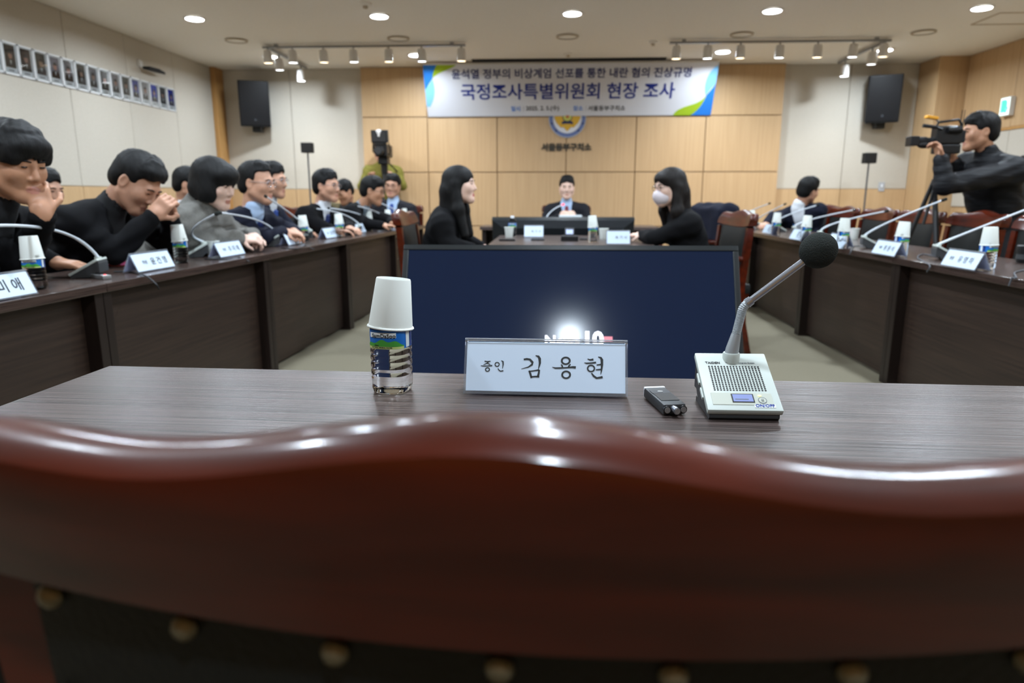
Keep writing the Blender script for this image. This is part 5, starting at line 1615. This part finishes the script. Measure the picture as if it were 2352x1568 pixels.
# man in navy suit
H = A(590, 420, 4.42)
person('man in a navy suit and pale blue shirt looking right', H, (-97, 6, 0), H + V3(-.06, .01, -.205), -96, (-2.30, 4.50, .53),
       {1: (A(600, 545, 4.42), A(652, 533, 4.62), (.8, .4, -.1), (0, -.3, 1), .6),
        -1: (A(672, 535, 4.85), A(672, 531, 4.75), (.6, -.7, -.1), (0, .3, 1), .6)},
       dict(kind='suit', m='cl_navy', shirt='cl_blue', tie='tie_navy'), 'receding', 'tan', .008, glasses='chrome')
# man behind him
H = A(624, 414, 5.25)
person('man with glasses mostly hidden behind the navy suited man', H, (-94, 5, 0), H + V3(-.06, .01, -.20), -94, (-2.46, 5.26, .53),
       {1: (H + V3(.0, -.22, -.40), on_desk(690, 545, .04), (.9, .1, 0), (0, 0, 1), .5), -1: (H + V3(.05, .22, -.40), on_desk(715, 540, .04), (.9, -.1, 0), (0, 0, 1), .5)},
       dict(kind='suit', m='cl_navy', shirt='cl_white', tie='tie_blue'), 'short', 'tan', .010, glasses='chrome')
# man in black with a white collar
H = A(750, 427, 5.82)
person('man in a black suit with white shirt and navy tie behind the left desks', H, (-106, 3, 0), H + V3(-.07, .02, -.205), -102, (-2.26, 5.90, .53),
       {1: (A(735, 520, 5.62), A(772, 531, 5.60), (.9, .2, 0), (0, 0, 1), .5), -1: (A(800, 520, 6.0), A(800, 525, 5.85), (.7, -.5, 0), (0, 0, 1), .5)},
       dict(kind='suit', m='cl_black', shirt='cl_white', tie='tie_navy'), 'short', 'tan', .010, glasses='chrome')
# aide in khaki
H = A(791, 440, 7.55)
person('man in a khaki jacket looking down behind the left row', H, (150, 28, 0), H + V3(.0, .05, -.20), 165, (-2.33, 7.72, .53),
       {-1: (H + V3(.22, .0, -.38), H + V3(.12, -.22, -.46), (-.4, -.8, 0), (0, 0, 1), .6), 1: (H + V3(-.22, .0, -.38), H + V3(-.1, -.22, -.46), (.4, -.8, 0), (0, 0, 1), .6)},
       dict(kind='suit', m='cl_khaki', shirt='cl_dark', v=.4), 'flat', 'warm', .011, sc=1.0)
# man leaning forward
H = A(856, 438, 6.65)
person('man with glasses in black leaning forward over the far left desk', H, (-92, 12, 0), H + V3(-.14, .02, -.175), -90, (-2.26, 6.66, .53),
       {1: (A(835, 512, 6.45), A(878, 518, 6.50), (.9, .1, 0), (0, 0, 1), .5), -1: (A(900, 508, 6.85), A(900, 513, 6.7), (.6, -.6, 0), (0, 0, 1), .5)},
       dict(kind='suit', m='cl_black', shirt='cl_greyblue', v=.32), 'flat', 'warm', .010, glasses=True)
# man facing the camera at the corner
H = A(902, 427, 7.98)
person('man in a dark suit with blue tie and lanyard facing the camera at the corner', H, (176, 4, 4), H + V3(.0, .02, -.205), 176, (-1.82, 8.12, .53),
       {-1: (H + V3(.25, -.05, -.42), A(912, 508, 7.66), (-.7, -.5, .1), (0, -.3, 1), .7), 1: (H + V3(-.25, -.05, -.42), A(896, 510, 7.66), (.7, -.5, .1), (0, -.3, 1), .7)},
       dict(kind='suit', m='cl_charcoal', shirt='cl_blue', tie='tie_blue', lanyard=True), 'short', 'tan', .010, glasses=True)
# chairman
H = A(1302, 431, 8.22)
person('chairman in a dark suit and dark red tie seated at the far table', H, (180, 3, 0), H + V3(.0, .03, -.21), 180, (.22, 8.38, .53),
       {-1: (H + V3(.27, -.06, -.42), A(1312, 494, 7.95), (-.8, -.2, .25), (0, -.6, .6), .8), 1: (H + V3(-.27, -.06, -.42), A(1296, 494, 7.95), (.8, -.2, .25), (0, -.6, .6), .8)},
       dict(kind='suit', m='cl_charcoal', shirt='cl_blue', tie='tie_red'), 'short', 'fair', .010)
# women at the square table
H = A(1056, 425, 4.82)
person('woman with long straight black hair in a black jacket facing right', H, (-96, -2, 0), H + V3(-.10, .02, -.20), -88, (-.80, 4.88, .53),
       {1: (A(1030, 560, 4.66), A(1085, 572, 4.70), (.9, .1, -.1), (0, -.1, 1), .4), -1: (A(1060, 545, 5.02), A(1105, 568, 4.95), (.9, -.1, -.1), (0, .1, 1), .4)},
       dict(kind='suit', m='cl_black', shirt='cl_greyblue', v=.42), 'long', 'fair', .008, sc=1.02, sw=.155, lip='lip_red')
H = A(1538, 430, 4.88)
person('woman in a white face mask and glasses with long dark hair', H, (112, 6, 0), H + V3(.09, .03, -.20), 98, (1.06, 4.92, .53),
       {-1: (A(1500, 548, 4.86), A(1474, 540, 5.02), (-1, .1, -.05), (0, 0, 1), .3), 1: (A(1545, 545, 5.2), A(1480, 539, 5.2), (-1, 0, 0), (0, 0, 1), .3)},
       dict(kind='knit', m='cl_black'), 'long_fringe', 'fair', .008, sc=1.02, glasses=True, mask=True, hair_m='hair_brown', sw=.15)
# man turning away at the right
H = A(1856, 437, 7.35)
person('man in a navy suit with lanyard turning his head away to the right', H, (-62, 6, -14), H + V3(-.07, .03, -.20), 162, (2.78, 7.58, .53),
       {-1: (H + V3(.12, .02, -.42), H + V3(.05, -.12, -.52), (-.3, -.8, 0), (0, 0, 1), .6), 1: (A(1775, 500, 7.1), A(1760, 515, 7.0), (-.5, -.8, 0), (0, 0, 1), .5)},
       dict(kind='suit', m='cl_navy', shirt='cl_white', lanyard=True), 'short', 'tan', .010)
# camera operators
H = A(2250, 303, 5.25)
person('camera operator in a black quilted jacket aiming a shoulder camera', H, (84, 4, 0), H + V3(.09, .0, -.20), 100, (3.34, 5.35, .86),
       {-1: (A(2170, 425, 4.95), A(2160, 365, 4.98), (-.2, .3, 1), (1, 0, .1), .9), 1: (A(2215, 420, 5.5), A(2190, 372, 5.35), (-.7, -.1, .7), (.3, .5, .4), .9)},
       dict(kind='quilt', m='cl_quilt', fold=.005), 'flat', 'warm', .008, legs='stand', sw=.20, bulk=1.12)
H = A(874, 346, 9.16)
person('camera operator in an olive sweater half hidden by a video camera', H, (178, 5, 0), H + V3(.02, .03, -.21), 178, (H.x + .0, 9.20, .98),
       {-1: (H + V3(.28, -.04, -.45), A(898, 400, 8.95), (-.5, -.6, .4), (0, -.3, 1), .8), 1: (H + V3(-.25, -.06, -.46), A(848, 408, 8.95), (.4, -.5, .6), (0, -.3, 1), .8)},
       dict(kind='knit', m='cl_olive', fold=.005), 'short', 'tan', .011, legs='stand')
H = A(2405, 330, 5.75)
person('photographer in black cut off by the right picture edge', H, (95, 8, 0), H + V3(.06, .0, -.21), 95, (3.98, 5.80, .92),
       {-1: (A(2345, 470, 5.5), A(2345, 392, 5.55), (-.6, .1, .6), (.3, -.5, .4), .9), 1: (A(2380, 440, 6.0), A(2350, 385, 5.75), (-.8, -.1, .3), (.1, .6, .5), .9)},
       dict(kind='knit', m='cl_black'), 'short', 'tan', .011, legs='stand')
# two people on the wall seats
H = A(103, 436, 4.35)
person('person with dark hair half hidden behind the man at the left edge', H, (-100, 10, 0), H + V3(-.05, .0, -.2), -98, (-3.42, 4.4, .53),
       {1: (H + V3(.0, -.24, -.38), H + V3(.2, -.15, -.48), (.9, .3, 0), (0, 0, 1), .5), -1: (H + V3(.05, .24, -.38), H + V3(.2, .12, -.48), (.9, -.3, 0), (0, 0, 1), .5)},
       dict(kind='suit', m='cl_black', shirt='cl_dark'), 'short', 'tan', .012)
H = A(434, 424, 5.45)
person('person in a navy jacket half hidden behind the grey coated woman', H, (-80, 14, 0), H + V3(-.05, .0, -.2), -85, (-3.05, 5.5, .53),
       {1: (H + V3(.0, -.24, -.38), H + V3(.2, -.15, -.48), (.9, .3, 0), (0, 0, 1), .5), -1: (H + V3(.05, .24, -.38), H + V3(.2, .12, -.48), (.9, -.3, 0), (0, 0, 1), .5)},
       dict(kind='suit', m='cl_navy', shirt='cl_white'), 'short', 'tan', .012)
chair(-3.68, 4.4, -PI / 2, 'wooden chair by the left wall, mostly hidden behind the left edge man')
chair(-3.30, 5.5, -PI / 2, 'wooden chair by the left wall behind the grey coated woman')
chair(-2.34, 7.98, PI, 'wooden chair under the man in the khaki jacket')

# navy jacket hung over the empty chair back
F = Field()
jc = Vector((1.50, 6.40, 0)); ja = math.radians(105)
jr = Vector((math.cos(ja), math.sin(ja), 0)); jf = Vector((-math.sin(ja), math.cos(ja), 0))
Rj = np.array(Matrix((jr, jf, Vector((0, 0, 1)))).transposed())
F.cap(jc - jr * .27 + Vector((0, 0, .93)), jc + jr * .27 + Vector((0, 0, .93)), .062, .062, .04)
F.box(jc - jf * .065 + Vector((0, 0, .72)), (.30, .035, .25), Rj, .03, .05)
F.box(jc + jf * .075 + Vector((0, 0, .80)), (.29, .03, .15), Rj, .028, .05)
for m in (-1, 1):
    F.cap(jc + jr * m * .28 + Vector((0, 0, .90)), jc + jr * m * .33 - jf * .04 + Vector((0, 0, .50)), .06, .045, .03)
F.box(jc + Vector((0, 0, .70)), (.31, .036, .20), Rj, .01, .01, -1)
o, _, _ = add_mesh(F, 'hung_jacket', .010, 'cl_navy', None, jc, lambda X, Y, Z: .006 * np.sin(X * 28 + 2 * np.sin(Z * 14)) * np.sin(Y * 26 + Z * 9))
o.location = jc
tag(o, 'navy jacket draped over the back of an empty chair', 'jacket')

# ------------------------------------------------------------------ cameras
def tripod(t, c, top, spread, m='black'):
    for k in range(3):
        a = 2 * PI * k / 3 + .5
        ft = Vector((c.x + spread * math.cos(a), c.y + spread * math.sin(a), .012))
        mid = Vector((c.x, c.y, top)) * .5 + ft * .5
        MB().tube([Vector((c.x, c.y, top)) - c, mid - c], .016, 8).build('tripod_leg', m, t, True)
        MB().tube([mid - c, ft - c], .011, 8).build('tripod_shank', 'steel', t, True)
# studio camera at the back left, seen from the front
c = A(880, 352, 8.80); c0 = Vector((c.x, c.y, 0))
t = thing('video_camera', 'black video camera on a tripod before the olive sweater man', 'video camera', c0)
MB().box(Vector((0, .05, c.z + .03)), (.075, .16, .075), ch=.012).build('camera_body', 'black', t)
MB().tube([(0, -.1, c.z + .02), (0, -.26, c.z + .02)], [.05, .055], 20).build('lens', 'black_matte', t, True)
MB().tube([(0, -.26, c.z + .02), (0, -.265, c.z + .02)], .044, 20).build('lens_glass', 'dark_grey', t, True)
MB().box(Vector((-.005, -.12, c.z + .195)), (.10, .05, .075), R=Matrix.Rotation(.12, 3, 'X'), ch=.01).build('prompter_hood', 'black_matte', t)
MB().box(Vector((-.005, -.172, c.z + .19)), (.085, .004, .06), R=Matrix.Rotation(.12, 3, 'X')).build('hood_face', 'dark_grey', t)
MB().ball(Vector((-.005, -.178, c.z + .245)), (.036, .006, .028), 14, 8).build('white_logo', 'cap_white', t, True)
MB().box(Vector((-.005, -.178, c.z + .205)), (.012, .003, .016)).build('logo_stem', 'cap_white', t)
for sx in (-1, 1): MB().tube([(sx * .098, -.1, c.z + .12), (sx * .11, -.08, c.z + .02), (sx * .08, 0, c.z - .02)], .008, 8).build('side_arm', 'black', t, True)
MB().box(Vector((0, .04, c.z - .09)), (.06, .08, .045), ch=.01).build('pan_head', 'black', t)
MB().tube([(0, .04, c.z - .13), (0, .04, c.z - .30)], [.045, .035], 14).build('head_column', 'black', t, True)
MB().tube([(.04, .08, c.z - .1), (.12, .35, c.z - .24)], .009, 8).build('pan_bar', 'black', t, True)
tripod(t, c0, c.z - .26, .30)
# shoulder camera on the right
c = A(2158, 318, 5.12); c0 = Vector((c.x, c.y, 0)); KS = .72
t = thing('shoulder_camera', 'black broadcast camera with long lens held by the quilted jacket operator', 'video camera', c0)
def sc_(dx, dy, dz): return Vector((dx * KS, dy * KS, c.z + dz * KS))
def hs_(*h): return tuple(q * KS for q in h)
MB().box(sc_(.06, 0, .03), hs_(.12, .06, .085), ch=.01).build('camera_body', 'black', t)
MB().box(sc_(.20, .06, .02), hs_(.05, .055, .06), ch=.01).build('battery', 'black_matte', t)
MB().tube([sc_(-.06, 0, -.025), sc_(-.12, 0, -.025), sc_(-.13, 0, -.025), sc_(-.23, 0, -.025)], list(hs_(.035, .035, .042, .042)), 20).build('lens', 'black_matte', t, True)
MB().box(sc_(-.255, 0, -.025), hs_(.04, .058, .046), ch=.006).build('lens_hood', 'black', t)
MB().ball(sc_(-.15, -.02, -.06), hs_(.07, .03, .035), 14, 8).build('zoom_grip', 'black', t, True)
MB().tube([sc_(-.04, 0, .11), sc_(-.03, 0, .15), sc_(.16, 0, .175), sc_(.20, 0, .12)], .009, 10).build('carry_handle', 'black', t, True)
MB().tube([sc_(-.07, -.06, .10), sc_(-.20, -.06, .115)], [.012, .013], 12).build('microphone', 'black_matte', t, True)
MB().tube([sc_(-.02, -.06, .08), sc_(-.08, -.06, .10)], .009, 10).build('microphone_holder', 'black', t, True)
MB().box(sc_(-.10, .0, .195), hs_(.055, .03, .014), R=Matrix.Rotation(.16, 3, 'Y'), ch=.004).build('camera_light', 'amber', t)
MB().tube([sc_(-.06, 0, .185), sc_(-.02, 0, .15)], .007, 8).build('light_arm', 'grey_metal', t, True)
MB().tube([sc_(.03, -.07, .07), sc_(.15, -.08, .075)], [.019, .024], 14).build('viewfinder', 'black', t, True)
for dx in (.21, .235): MB().tube([sc_(dx, .06, .06), sc_(dx + .005, .06, .27)], .0025, 6).build('antenna', 'black', t, True)
MB().box(sc_(.07, 0, -.10), hs_(.12, .045, .045), ch=.01).build('pan_head', 'black', t)
MB().tube([sc_(.07, 0, -.14), sc_(.07, 0, -.44)], [.036, .03], 14).build('head_column', 'black', t, True)
MB().tube([sc_(.05, -.03, -.16), sc_(-.08, -.05, -.82)], .011, 8).build('pan_bar', 'black', t, True)
tripod(t, c0 + Vector((.05, 0, 0)), c.z - .28, .32)
# photographer's camera at the right edge
c = A(2328, 382, 5.50); c0 = Vector((c.x, c.y, 0))
t = thing('photo_camera', 'black photo camera in the hands of the person at the right edge', 'camera', c)
MB().box((.09, 0, 0), (.04, .07, .05), ch=.012).build('camera_body', 'black', t)
MB().tube([(.06, 0, -.005), (-.02, 0, -.005), (-.03, 0, -.005), (-.07, 0, -.005)], [.034, .034, .04, .042], 18).build('lens', 'black_matte', t, True)
MB().box((.09, 0, .062), (.03, .028, .02), ch=.006).build('viewfinder_hump', 'black', t)
MB().tube([(.09, -.07, .03), (.0, -.10, -.2), (.03, -.10, -.40), (.10, -.06, -.2), (.1, .0, -.05)], .008, 6).build('neck_strap', 'black_matte', t, True)
print('PEOPLE TRIS', N_VOX[0])
